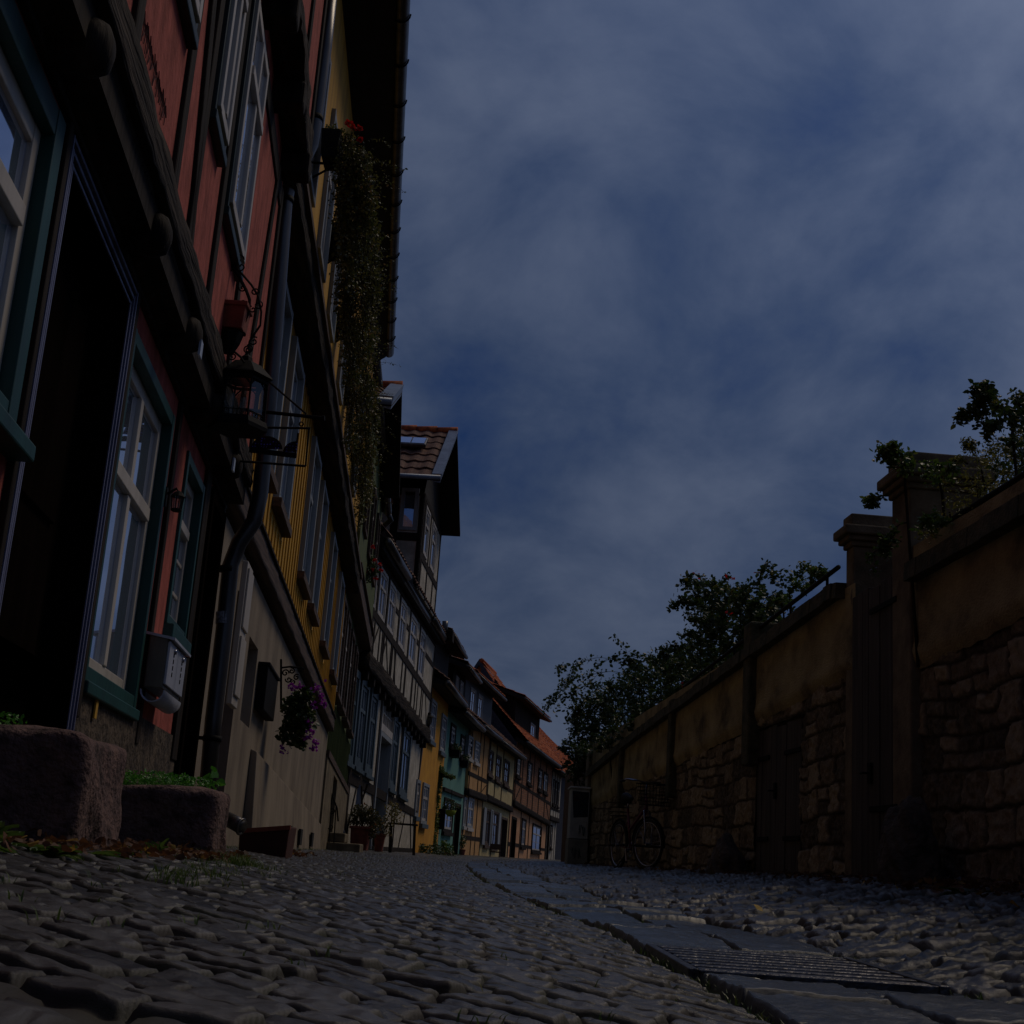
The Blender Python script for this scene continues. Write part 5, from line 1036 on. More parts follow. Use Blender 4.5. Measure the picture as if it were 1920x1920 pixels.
# grass tufts in the joints
def grass():
    r_=random.Random(8); m=MB()
    def tuft(x,y,n,h):
        z=gz(x,y)-.012
        for _ in range(n):
            a=r_.uniform(0,6.28); b=Vector((x+r_.gauss(0,.015),y+r_.gauss(0,.015),z)); l=h*r_.uniform(.5,1.2); d=Vector((math.cos(a)*.5,math.sin(a)*.5,1)).normalized(); w=Vector((-math.sin(a),math.cos(a),0))*.0016
            t1=b+d*l*.55; t2=b+d*l*.9+Vector((math.cos(a)*l*.3,math.sin(a)*l*.3,-.02*l)); m.add([b-w,b+w,t1+w*.8,t1-w*.8,t2],[(0,1,2,3),(3,2,4)])
    gi=lambda y: float(np.interp(y,[p[1] for p in GL],[p[0] for p in GL]))
    for _ in range(300):
        y=1.6*(20/1.6)**r_.random(); x=r_.uniform(Lx(y)+.1,Rx(y)-.1); tuft(x,y,r_.randint(2,6),.022)
    for _ in range(420):
        y=1.8*(16/1.8)**r_.random(); x=gi(y)+r_.choice((0,GW/2,GW))+r_.gauss(0,.012); tuft(x,y,r_.randint(3,9),.028)
    for _ in range(60): tuft(gi(3)+r_.uniform(.0,GW),4.2+r_.gauss(0,.02),10,.035)
    for _ in range(240):
        y=4*(25/4)**r_.random(); tuft(Rx(y)-abs(r_.gauss(0,.12)),y,r_.randint(4,9),.055); 
        y=3*(20/3)**r_.random(); tuft(Lx(y)+.06+abs(r_.gauss(0,.10))+(.5 if y<5.6 else 0),y,r_.randint(4,9),.045)
    for _ in range(70): tuft(-.98+r_.gauss(0,.06),5.15+r_.gauss(0,.18),8,.055)
    tag(m.build('grass',leafmat('grass_blade',(.10,.16,.03),(.04,.08,.012),(.2,.18,.05)),base=(0,3,-.25)),'short green grass growing in the joints of the paving','grass',kind='stuff')
grass()
# drain grate
gi=lambda y: float(np.interp(y,[p[1] for p in GL],[p[0] for p in GL]))
t=thing('drain_grate',(gi(3.7)+.3,3.7,-.27),'rusty iron drain grate with long bars set in the slab gutter','drain grate')
zg=-.242; m=MB(); x0,x1,y0,y1=gi(3.7)+.0,gi(3.7)+GW-.03,3.26,4.14; gm=mat('rusty_cast_iron',(.10,.10,.11),(.03,.028,.03),18,(1,1,1),.38,.5,60,metal=.8)
for a,b in (((x0,y0,zg-.03),(x0+.025,y1,zg+.012)),((x1-.025,y0,zg-.03),(x1,y1,zg+.012)),((x0+.025,y0,zg-.03),(x1-.025,y0+.025,zg+.01)),((x0+.025,y1-.025,zg-.03),(x1-.025,y1,zg+.01))): m.box(a,b)
m.build('grate_frame',gm,t,bevel=.004)
m=MB(); nb=8
for i in range(nb): y=y0+.06+(y1-y0-.12)*i/(nb-1); m.box((x0+.03,y-.026,zg-.05),(x1-.03,y+.026,zg+.010))
m.box(((x0+x1)/2-.015,y0+.03,zg-.06),((x0+x1)/2+.015,y1-.03,zg-.041)); m.build('grate_bars',gm,t,bevel=.006)
# mailbox
t=thing('mailbox',red.w(3.05,.1,.5),'steel double mailbox with rounded newspaper roll under it, below the small teal window','mailbox')
s0,s1=3.03,3.60; D=.115; z0,z1=.63,.85
m=MB(); fbox(m,red,s0,s1,.02,D-.01,z0-.02,z1); m.build('box',steeld,t,bevel=.006)
for a,b in ((s0+.005,(s0+s1)/2-.004),((s0+s1)/2+.004,s1-.005)):
    m=MB(); fbox(m,red,a,b,D-.01,D+.002,z0,z1-.025); o=m.build('mailbox_door',steel,t,bevel=.003)
    m=MB(); 
    for k in range(4): z=z0+.05+k*.03; fbox(m,red,(a+b)/2-.006,(a+b)/2+.006,D+.001,D+.005,z,z+.02)
    m.build('vent_slot',iron,o); m=MB(); m.tube([red.w((a+b)/2,D,z1-.055),red.w((a+b)/2,D+.012,z1-.055)],.012,10); m.build('lock',chrome,o,True)
m=MB(); m.hexa([red.w(s0-.01,.0,z1),red.w(s1+.01,.0,z1),red.w(s1+.01,D+.02,z1-.02),red.w(s0-.01,D+.02,z1-.02),red.w(s0-.01,.0,z1+.012),red.w(s1+.01,.0,z1+.012),red.w(s1+.01,D+.02,z1-.008),red.w(s0-.01,D+.02,z1-.008)]); m.build('flap',steel,t)
m=MB(); n=14; k=0
for s in (s0,s1):
    for r2 in (.055,.049):
        for j in range(n+1): a=math.pi*(.98+1.04*j/n)+.0; m.v.append(red.w(s,.062+r2*math.cos(a),z0-.03+r2*1.0*math.sin(a)))
N1=n+1
for j in range(n): 
    m.f.append((j,j+1,2*N1+j+1,2*N1+j)); m.f.append((N1+j,3*N1+j,3*N1+j+1,N1+j+1)); m.f.append((j,N1+j,N1+j+1,j+1)); m.f.append((2*N1+j,2*N1+j+1,3*N1+j+1,3*N1+j))
m.build('newspaper_roll',steel,t,True)
# door-side lantern (small black wall lamp on the red strip)
s,z=red.at(325,935,.05); t=thing('wall_lamp',red.w(s,.02,z),'small black wall lamp on the red strip between the teal windows','lamp')
m=MB(); fbox(m,red,s-.02,s+.02,.0,.02,z-.04,z+.05); m.tube([red.w(s,.02,z+.02),red.w(s,.06,z+.05),red.w(s,.07,z+.03)],.006,6); m.build('bracket',iron,t)
m=MB(); m.lathe(red.w(s,.07,z-.06),[(.018,0),(.026,.005),(.026,.012)],10); m.lathe(red.w(s,.07,z+.01),[(.034,0),(.02,.02),(.004,.03)],10); 
for a in range(4): q=math.pi/2*a; p=Vector(red.w(s,.07,z-.055)); m.tube([p+Vector((.022*math.cos(q),.022*math.sin(q),0)),p+Vector((.028*math.cos(q),.028*math.sin(q),.07))],.003,4)
m.build('lantern_cage',iron,t)
m=MB(); m.lathe(red.w(s,.07,z-.048),[(.018,0),(.024,.06)],10); m.build('lamp_glass',cglass,t)
# big hexagonal lantern hanging from the scroll bracket
LY=6.4
def lantern():
    c=atY(453,745,LY); t=thing('hanging_lantern',tuple(c),'large black hexagonal lantern hanging beside the downpipe on the red house','lantern')
    sc=LY/2500; c=Vector((c.x,LY,0)); zb_=atY(448,795,LY).z; zt_=atY(460,715,LY).z
    up=Vector((0,0,1)); off=.0
    r0_,r1_=.118,.098
    m=MB(); m.lathe((c.x,c.y,zb_-.035),[(.148,0),(.15,.02),(.138,.05)],6); m.build('lantern_base',iron,t)
    m=MB(); m.lathe((c.x,c.y,zb_+.235),[(.125,0),(.148,.01),(.14,.02),(.08,.08),(.035,.095),(.03,.12),(.012,.135),(.008,.15)],6); m.build('lantern_roof',iron,t)
    m=MB()
    for i in range(6):
        q=math.pi/3*i; a=c+Vector((.128*math.cos(q),.128*math.sin(q),zb_)); b=c+Vector((.122*math.cos(q),.122*math.sin(q),zb_+.24)); m.tube([a,b],.006,4)
        q2=math.pi/3*(i+1); b2=c+Vector((.122*math.cos(q2),.122*math.sin(q2),zb_+.24))
        pts=[]
        for k in range(9): f_=k/8; p=b.lerp(b2,f_); pts.append(p-Vector((0,0,.015+.05*abs(2*f_-1)**2.2)))
        m.tube(pts,.004,4)
        a2=c+Vector((.128*math.cos(q2),.128*math.sin(q2),zb_)); m.tube([a+Vector((0,0,.045)),a2+Vector((0,0,.045))],.003,4); m.tube([b-Vector((0,0,.018)),b2-Vector((0,0,.018))],.009,4)
        for k in range(6): p=a.lerp(a2,(k+.5)/6); m.tube([p+Vector((0,0,.015)),p+Vector((0,0,.045))],.0025,3)
    m.build('lantern_cage',iron,t)
    m=MB(); m.lathe((c.x,c.y,zb_+.02),[(.121,0),(.115,.21)],6); m.build('lantern_glass',cglass,t)
    m=MB(); m.lathe((c.x,c.y,zb_+.015),[(.012,0),(.03,.02),(.03,.12),(.02,.14)],10); m.build('glass_chimney',cglass,t,True)
    m=MB(); m.ring(c+Vector((0,0,zb_+.40)),(0,1,0),.018,.004,16,5); m.build('hanging_ring',iron,t)
lantern()
# wrought iron wall bracket with scrolls
def spiral(c,ax,ay,r,turns=1.3,n=18,st=0.): return [Vector(c)+(ax*math.cos(st+turns*2*math.pi*i/n)+ay*math.sin(st+turns*2*math.pi*i/n))*r*(1-i/n*.85) for i in range(n+1)]
t=thing('scroll_bracket',tuple(atY(425,600,6.95)),'wrought iron scroll bracket holding the lantern and the flower pot on the red house','bracket')
aX=Vector((1,0,0)); aZ=Vector((0,0,1)); K=lambda px,py: atY(px,py,6.3)
m=MB(); m.tube([K(426,480),K(424,540),K(421,600),K(418,650)],.010,6)
m.tube([K(430,492),K(446,515),K(462,545),K(468,562),K(467,580),K(460,600),K(450,622),K(443,630)],.009,6)
m.tube([K(430,488),K(455,515),K(472,535),K(484,555),K(490,585),K(488,610),K(478,625),K(468,640),K(465,655)],.006,6)
m.tube([K(440,660),K(452,670),K(458,680)],.006,6)
for (px,py,r,st,tn) in ((447,486,.03,0,1.3),(452,500,.03,2,1.2),(433,503,.022,1,1.2),(455,540,.02,3,1.3),(478,548,.022,0,1.3),(455,567,.02,3,1.3),(484,572,.024,1,-1.3),(474,580,.02,2,1.2),(452,628,.022,0,1.3),(476,640,.026,1,1.3),(466,655,.024,2,-1.3),(436,668,.02,4,1.2)):
    m.tube(spiral(K(px,py),aX,aZ,r,tn,18,st),.004,5)
m.build('scrollwork',iron,t)
# flower pot in it
c=atY(437,600,6.3); t=thing('flower_pot',tuple(c),'square terracotta flower pot set in the scroll bracket above the lantern','pot')
zt_=atY(437,573,6.3).z; zb_=atY(437,622,6.3).z; w=.072
m=MB(); q=[]
for z,k in ((zb_,.85),(zt_,1.0)): q+=[(c.x-w*k,6.3-w*k,z),(c.x+w*k,6.3-w*k,z),(c.x+w*k,6.3+w*k,z),(c.x-w*k,6.3+w*k,z)]
m.hexa(q); m.box((c.x-w-.008,6.3-w-.008,zt_-.025),(c.x+w+.008,6.3+w+.008,zt_)); m.build('pot_body',terra,t,bevel=.005)
m=MB(); m.lathe((c.x-.005,6.3,zb_-.115),[(.03,0),(.055,.05),(.07,.105)],8); m.build('pot_holder',iron,t)
# hanging shop sign: arm, frame and blue glass crescents
SY=7.35; Ks=lambda px,py: atY(px,py,SY)
t=thing('hanging_sign',tuple(Ks(462,790)),'black iron hanging sign frame with blue pierced half-round glass panels, under the lantern','sign')
m=MB(); m.tube([Ks(448,767),Ks(606,784)],.011,8); m.tube([Ks(604,784),Ks(609,784)],.017,8); m.tube([Ks(500,712),Ks(574,776)],.006,6); m.build('arm',iron,t)
m=MB(); m.tube([Ks(450,801),Ks(582,803)],.007,6); m.tube([Ks(579,803),Ks(573,874)],.006,6); m.tube([Ks(450,803),Ks(443,864)],.006,6); m.tube([Ks(443,864),Ks(573,874)],.007,6); m.ring(Ks(565,795),(0,1,0),.012,.004,14,5); m.ring(Ks(462,790),(0,1,0),.012,.004,14,5); m.tube([Ks(559,812),Ks(553,858)],.006,6); m.build('sign_frame',iron,t)
m=MB(); a,b=Ks(468,842),Ks(556,853); m.hexa([a+Vector((0,-.01,-.018)),b+Vector((0,-.01,-.018)),b+Vector((0,.01,-.018)),a+Vector((0,.01,-.018)),a+Vector((0,-.01,.008)),b+Vector((0,-.01,.008)),b+Vector((0,.01,.008)),a+Vector((0,.01,.008))]); m.build('sign_rail',iron,t)
def hexmat():
    m=bpy.data.materials.new('blue_pierced_glass'); m.use_nodes=True; n=m.node_tree.nodes; L=m.node_tree.links; b=n['Principled BSDF']; b.inputs['Roughness'].default_value=.25
    co=n.new('ShaderNodeTexCoord'); vo=n.new('ShaderNodeTexVoronoi'); vo.inputs['Scale'].default_value=60; vo.inputs['Randomness'].default_value=.25; L.new(co.outputs['Object'],vo.inputs[0]); ra=n.new('ShaderNodeValToRGB'); ra.color_ramp.elements[0].color=(.16,.16,.75,1); ra.color_ramp.elements[0].position=.42; ra.color_ramp.elements[1].color=(.008,.008,.02,1); ra.color_ramp.elements[1].position=.5; L.new(vo.outputs['Distance'],ra.inputs[0]); L.new(ra.outputs[0],b.inputs['Base Color'])
    tr=n.new('ShaderNodeBsdfTranslucent'); L.new(ra.outputs[0],tr.inputs[0]); mi=n.new('ShaderNodeMixShader'); mi.inputs[0].default_value=.6; L.new(b.outputs[0],mi.inputs[1]); L.new(tr.outputs[0],mi.inputs[2]); L.new(mi.outputs[0],n['Material Output'].inputs[0]); return m
hexm=hexmat()
def crescent(cx_,cy_,r,a0,a1):
    c=Ks(cx_,cy_); mb=MB(); n=20; P_=[]
    for yy in (-.006,.006):
        P_.append([c+Vector((r*math.cos(a0+(a1-a0)*i/n),yy,r*math.sin(a0+(a1-a0)*i/n)*.85)) for i in range(n+1)]+[c+Vector((0,yy,0))])
    k=len(P_[0]); mb.add(P_[0]+P_[1],[tuple(range(k)),tuple(range(2*k-1,k-1,-1))]+[(i,(i+1)%k,k+(i+1)%k,k+i) for i in range(k)]); mb.build('glass_panel',hexm,t)
    mb=MB(); mb.tube([c+Vector((r*math.cos(a0+(a1-a0)*i/n),0,r*math.sin(a0+(a1-a0)*i/n)*.85)) for i in range(n+1)],.006,5); mb.build('panel_rim',iron,t)
crescent(500,842,.085,.1,math.pi-.0); crescent(556,848,.072,math.pi*.5,math.pi)
# ---- beige wall: post box, scroll arm with purple geranium
t=thing('post_box',yel.w(2.6,.06,.5),'flat black box hung on the beige wall behind the purple flowers','box')
bx=yel.rect(.10,(503,1255),(523,1262),(520,1352),(500,1340)); m=MB(); fbox(m,yel,bx[0],bx[1],.005,.085,bx[2],bx[3]); m.build('box_body',iron,t,bevel=.01); m=MB(); fbox(m,yel,bx[0]-.02,bx[1]+.02,.0,.10,bx[3],bx[3]+.025); m.build('box_lid',iron,t,bevel=.006)
BY=12.2; Kb=lambda px,py: atY(px,py,BY)
t=thing('iron_bracket',tuple(Kb(527,1280)),'black wrought iron scroll arm on the beige wall carrying the purple geranium','bracket')
m=MB(); m.tube([Kb(527,1236),Kb(527,1300),Kb(527,1330)],.011,6); m.tube([Kb(527,1252),Kb(545,1250),Kb(568,1253)],.009,6)
for (px,py,r,st,tn) in ((535,1262,.035,0,1.3),(547,1258,.03,2,-1.3),(556,1270,.03,1,1.3),(541,1274,.03,3,1.2),(563,1256,.03,0,1.4),(550,1278,.025,2,1.2)): m.tube(spiral(Kb(px,py),aX,aZ,r,tn,16,st),.007,5)
m.build('scrollwork',iron,t)
def flowering(name,lab,blobs,nl,ls,leafm,flowers,nf,fs,petal,Y,seed,pot=None,cat='flowers'):
    r_=random.Random(seed); c=atY(*blobs[0][:2],Y); t=thing(name,tuple(c),lab,cat)
    m=MB()
    for (px,py,rx,rz,ry) in blobs:
        q=atY(px,py,Y); leaf_blob(m,q,(rx*Y/2500,ry,rz*Y/2500),int(nl*rx*rz/400),ls,r_,1.25)
    m.build('foliage',leafm,t)
    m=MB()
    for (px,py,r) in flowers:
        q=atY(px,py,Y-.08)
        for _ in range(nf): p=q+Vector((r_.gauss(0,.5),r_.gauss(0,.5),r_.gauss(0,.4)))*r*Y/2500; leaf(m,p,fs*r_.uniform(.7,1.2),r_,1.1)
    m.build('blossom',petal,t)
    if pot: 
        m=MB(); pot(m); m.build('planter_box',iron,t,bevel=.01)
    return t
flowering('geranium','geranium with purple blossoms trailing in front of the beige wall',[(550,1325,22,22,.16),(565,1345,28,30,.16),(545,1375,22,24,.12),(570,1305,18,16,.1),(565,1395,8,12,.06)],260,.045,leaf_dark,
 [(548,1290,8),(562,1287,7),(595,1290,9),(604,1306,7),(607,1320,6),(588,1322,7),(578,1354,7),(583,1370,6),(577,1382,6),(592,1392,6),(587,1404,6),(530,1404,8)],26,.03,pet_pur,BY,21)
# terracotta trough and drain stub at the foot of the beige wall
t0=atY(452,1578,8.6); t1=atY(545,1585,10.0)
t=thing('flower_trough',(-1.6,9.3,-.1),'long empty dark red clay trough lying at the foot of the beige wall','trough')
m=MB(); A=atY(455,1557,8.9); B_=atY(545,1553,8.9); zA_=gz(-1.5,8.9)
m.hexa([(A.x,8.85,zA_-.02),(B_.x,8.8,zA_-.02),(B_.x,9.1,zA_-.02),(A.x,9.15,zA_-.02),(A.x-.01,8.83,A.z),(B_.x+.01,8.78,B_.z+.01),(B_.x+.01,9.12,B_.z+.01),(A.x-.01,9.17,A.z)]); m.build('trough_body',mat('dark_clay',(.09,.028,.022),(.05,.016,.013),9),t,bevel=.01)
m=MB(); m.hexa([(A.x-.015,8.825,A.z-.02),(B_.x+.015,8.775,B_.z-.01),(B_.x+.015,8.80,B_.z-.01),(A.x-.015,8.85,A.z-.02),(A.x-.015,8.825,A.z+.008),(B_.x+.015,8.775,B_.z+.018),(B_.x+.015,8.80,B_.z+.018),(A.x-.015,8.85,A.z+.008)]); m.build('trough_rim',terra,t)
m=MB(); m.tube([atY(425,1535,7.6),atY(440,1543,7.5),atY(452,1550,7.45)],.04,12); m.ring(atY(452,1550,7.45),Vector((.5,-.2,-.1)),.04,.008,18,6); tag(m.build('drain_spout',zinc,smooth=True),'short zinc drain spout poking out beside the smaller stone trough','pipe')

# ---- flower boxes high on the yellow house with trailing vines
def trailing(Y,bx,by,w,h,vine,nl,lab,seed,red_=()):
    r_=random.Random(seed); c=atY(bx,by,Y); t=thing('window_planter',tuple(c),lab,'planter','planters with trailing vines on the yellow house'); k=Y/2500
    m=MB(); q=[]
    for zz_,f_ in ((-h/2,.78),(h/2,1.)): q+=[(c.x-w/2*f_*k,Y-.16*f_,c.z+zz_*k),(c.x+w/2*f_*k,Y-.16*f_,c.z+zz_*k),(c.x+w/2*f_*k,Y+.16*f_,c.z+zz_*k),(c.x-w/2*f_*k,Y+.16*f_,c.z+zz_*k)]
    m.hexa(q); m.build('planter_box',iron,t,bevel=.01)
    m=MB(); m.tube([(c.x-w/2*k-.1,Y,c.z-h*.5*k),(c.x+w/2*k,Y,c.z-h*.5*k)],.012,5); m.tube([(c.x-w/2*k-.1,Y,c.z-h*1.2*k),(c.x+w/2*k*.7,Y,c.z-h*.5*k)],.01,5); m.build('planter_bracket',iron,t)
    m=MB(); sm=MB(); 
    for (px,py,px2,py2,wd) in vine:
        a,b=atY(px,py,Y),atY(px2,py2,Y); n=int(nl)
        for s_ in range(int(wd/1.2)+6):
            off=Vector((r_.uniform(-wd,wd)*k*.75,r_.uniform(-.22,.22),0)); f1=r_.uniform(.55,1.03); pts=[]
            for i in range(14): f_=i/13*f1; p=a.lerp(b,f_)+off*(.45+.55*math.sin(f_*3))+Vector((r_.gauss(0,.015),r_.gauss(0,.015),0)); pts.append(p)
            sm.tube(pts,.0028,3,False)
            for i in range(int(n*.65)):
                j=r_.random()*12.9; p=pts[int(j)].lerp(pts[int(j)+1],j%1); leaf(m,p+Vector((r_.gauss(0,.03),r_.gauss(0,.03),r_.gauss(0,.02))),.026*r_.uniform(.6,1.3),r_,1.5,.3)
        for _ in range(6):
            f_=r_.random()**.8; leaf_blob(m,a.lerp(b,f_)+Vector((r_.uniform(-wd,wd)*k*.7,r_.uniform(-.2,.2),0)),(.05+.05*r_.random(),.08,.09+.08*r_.random()),60,.036,r_,1.3)
        for _ in range(4):
            f_=r_.uniform(0,.9); branchy(m,sm,a.lerp(b,f_),(r_.uniform(.3,1),r_.uniform(-.3,.3),.35),r_.uniform(.15,.4),r_,.026,9,1.3,.003,0)
    leaf_blob(m,c+Vector((0,0,h*.55*k)),(w*.55*k,.16,h*.25*k),260,.03,r_); m.build('foliage',leaf_vine,t); sm.build('stems',timber,t)
    if red_:
        m=MB()
        for px,py,rr in red_:
            q_=atY(px,py,Y-.1)
            for _ in range(34): leaf(m,q_+Vector((r_.gauss(0,.45),r_.gauss(0,.45),r_.gauss(0,.45)))*rr*k,.026,r_,1.1)
        m.build('blossom',pet_red,t)
trailing(9.9,622,283,40,60,[(652,258,672,560,32),(675,290,690,440,26),(645,300,655,520,18)],135,'first dark planter high on the yellow house, with red geraniums over a trailing vine',31,[(663,238,7),(674,241,6),(652,230,5),(676,262,2)])
# long shoots of the first planter
r_=random.Random(77); m=MB(); sm=MB(); t=thing('climbing_shoot',tuple(atY(700,290,9.9)),'loose vine shoots arching out in front of the dark eaves soffit','plant')
for a,b in (((690,300),(1,0,.35)),((688,290),(1,0,.1)),((690,320),(.9,0,-.2)),((680,270),(.9,0,.5))): branchy(m,sm,atY(*a,9.8),Vector(b),.30,r_,.02,16,2.2,.003,0)
m.build('foliage',leaf_vine,t); sm.build('stems',timber,t)
trailing(11.6,625,455,32,60,[(662,430,680,700,32),(690,420,695,600,24),(645,480,655,720,18)],125,'second dark planter on the yellow house, lower and without blossoms, vine trailing',32)
trailing(13.4,640,610,28,46,[(665,600,672,860,28),(690,560,688,760,18)],115,'third planter on the yellow house, buried in brownish vine',33)
trailing(15.3,650,735,24,40,[(672,700,676,940,28),(700,710,692,880,16)],115,'fourth planter on the yellow house with the vine hanging to the green wall',34)
trailing(17.6,662,850,20,34,[(676,800,672,990,22),(690,830,684,960,12)],100,'last and lowest planter on the yellow house, thin vine ends below it',35)
# geranium box on the green house
flowering('geranium','red geranium in a dark green box under the eaves of the green house',[(690,1050,12,14,.12),(697,1068,12,14,.1),(688,1085,8,10,.08),(684,1036,10,6,.1)],420,.05,leaf_dark,[(678,1018,4),(683,1016,4),(690,1020,4),(700,1025,3),(702,1050,3),(712,1058,3),(685,1072,3),(714,1070,3),(705,1085,3),(698,1068,3)],18,.04,pet_red,22.5,22,
 pot=lambda m:(m.hexa([tuple(atY(*p,Yq)) for Yq in (22.7,22.3) for p in ((668,1060),(682,1066),(685,1026),(664,1024))])))
# ---- in front of the green/white houses
def frame_rail():
    t=thing('stair_railing',grn.w(2.2,.6,-.1),'wrought iron stair railing before the stone base of the green house','railing'); Yr=21.5; Kr=lambda px,py: atY(px,py,Yr)
    m=MB(); m.tube([Kr(601,1452),Kr(610,1462),Kr(622,1490),Kr(632,1515),Kr(634,1540)],.014,6); 
    for a in ((606,1456,602,1555),(614,1470,610,1570),(622,1490,617,1580),(630,1510,626,1580)): m.tube([Kr(*a[:2]),Kr(*a[2:])],.010,5)
    for (px,py,st) in ((607,1478,0),(615,1500,2),(623,1520,4),(612,1535,1),(620,1550,3),(606,1510,5)): m.tube(spiral(Kr(px,py),aX,aZ,.05,1.3,16,st),.008,5)
    m.build('ironwork',iron,t)
frame_rail()
m=MB(); fbox(m,grn,1.5,2.6,.03,.55,-.3,-.02); fbox(m,grn,1.6,2.5,.03,.3,-.02,.12); tag(m.build('door_step',ashlar,bevel=.02),'low stone door step under the iron stair railing','step')
def pot_plant(px0,px1,pyT,pyB,Y,lab,blobs,leafm,seed,m_=terra,nl=300,ls=.05,shape='box',fl=None):
    r_=random.Random(seed); a,b=atY(px0,pyB,Y),atY(px1,pyB,Y); zt_=atY(px0,pyT,Y).z; g0_=min(gz(a.x,Y),a.z); t=thing('potted_plant',((a.x+b.x)/2,Y,g0_),lab,'potted plant','potted plants along the house fronts')
    m=MB(); w=(b.x-a.x)/2; cx_=(a.x+b.x)/2
    if shape=='box': m.hexa([(cx_-w*.85,Y-.2,g0_),(cx_+w*.85,Y-.2,g0_),(cx_+w*.85,Y+.2,g0_),(cx_-w*.85,Y+.2,g0_),(cx_-w,Y-.24,zt_),(cx_+w,Y-.24,zt_),(cx_+w,Y+.24,zt_),(cx_-w,Y+.24,zt_)]); m.box((cx_-w-.02,Y-.26,zt_-.05),(cx_+w+.02,Y+.26,zt_))
    else: m.lathe((cx_,Y,g0_),[(w*.65,0),(w*.95,(zt_-g0_)*.85),(w*1.05,(zt_-g0_)*.86),(w*1.05,zt_-g0_)],16)
    m.build('pot',m_,t,bevel=.01)
    m=MB(); 
    for (px,py,rx,rz) in blobs: q=atY(px,py,Y); leaf_blob(m,q,(rx*Y/2500,.3,rz*Y/2500),int(nl*rx*rz/200),ls,r_,1.5)
    m.build('foliage',leafm,t)
    sm=MB()
    for i in range(6): q=atY(blobs[i%len(blobs)][0],blobs[i%len(blobs)][1],Y); sm.tube([(cx_+r_.uniform(-w,w)*.5,Y,zt_-.03),tuple(q)],.008,4)
    sm.build('stems',timber,t)
    if fl:
        m=MB()
        for (px,py,rr) in fl[0]:
            q=atY(px,py,Y-.2)
            for _ in range(16): leaf(m,q+Vector((r_.gauss(0,.5),r_.gauss(0,.5),r_.gauss(0,.5)))*rr*Y/2500,.05,r_,1.1)
        m.build('blossom',fl[1],t)
pot_plant(657,692,1548,1576,26.0,'large terracotta box with a dense dark bush, before the white house',[(670,1535,18,14),(690,1530,18,16),(680,1520,20,12),(705,1545,14,16),(695,1560,12,12)],leafmat('reddish_bush_leaf',(.10,.09,.03),(.03,.035,.012),(.22,.08,.03)),41)
pot_plant(700,722,1562,1582,27.5,'terracotta pot with a thin yellowish shrub, right of the large bush',[(735,1515,14,14),(730,1540,16,14),(745,1530,10,16),(722,1560,12,12)],leafmat('thin_shrub_leaf',(.22,.17,.05),(.07,.08,.02),(.3,.14,.05)),42,nl=110,ls=.05,shape='round')
pot_plant(824,845,1598,1612,44,'small terracotta trough with leggy plants under the turquoise house',[(832,1585,8,10),(842,1592,8,7),(826,1580,5,8)],leaf_mid,43,nl=240,ls=.09)
pot_plant(860,872,1592,1606,49,'dark shrub in a pot in front of the turquoise house door',[(866,1578,7,12)],leaf_dark,44,nl=360,ls=.08,shape='round')
plant_mat('garden_bush','low dark bush at the foot of the orange-yellow house','bush',tuple(atY(800,1600,38.5)),(.9,.4,.25),1500,.07,leaf_dark,rnd)
# easel / leaning board and bench table
t=thing('notice_board',wht.w(1.6,.5,0),'pale leaning board on an easel against the white house','board'); Yr=26.8
m=MB(); m.hexa([tuple(atY(*p,Yq)) for Yq in (Yr,Yr+.05) for p in ((664,1515),(678,1520),(677,1473),(664,1464))]); m.build('board',mat('pale_board',(.35,.40,.5),(.25,.29,.37),5),t); m=MB(); m.tube([atY(689,1470,Yr+.1),atY(677,1505,Yr+.1)],.02,5); m.tube([atY(662,1464,Yr),atY(660,1560,Yr)],.02,5); m.tube([atY(678,1474,Yr),atY(680,1560,Yr)],.02,5); m.build('easel_leg',timber,t)
t=thing('garden_table',wht.w(4.6,.8,0),'small dark slatted garden table before the white house windows','table'); Yr=29.5; m=MB(); a,b=atY(728,1545,Yr),atY(783,1547,Yr)
for i in range(4): m.box((a.x,Yr-.25+i*.13,a.z),(b.x,Yr-.15+i*.13,a.z+.035))
m.build('table_top',timber,t)
for x,y in ((a.x+.06,Yr-.2),(b.x-.06,Yr-.2),(a.x+.06,Yr+.22),(b.x-.06,Yr+.22)): m=MB(); m.tube([(x,y,a.z),(x+.03,y,gz(x,y)-.03)],.02,6); m.build('leg',timber,t)
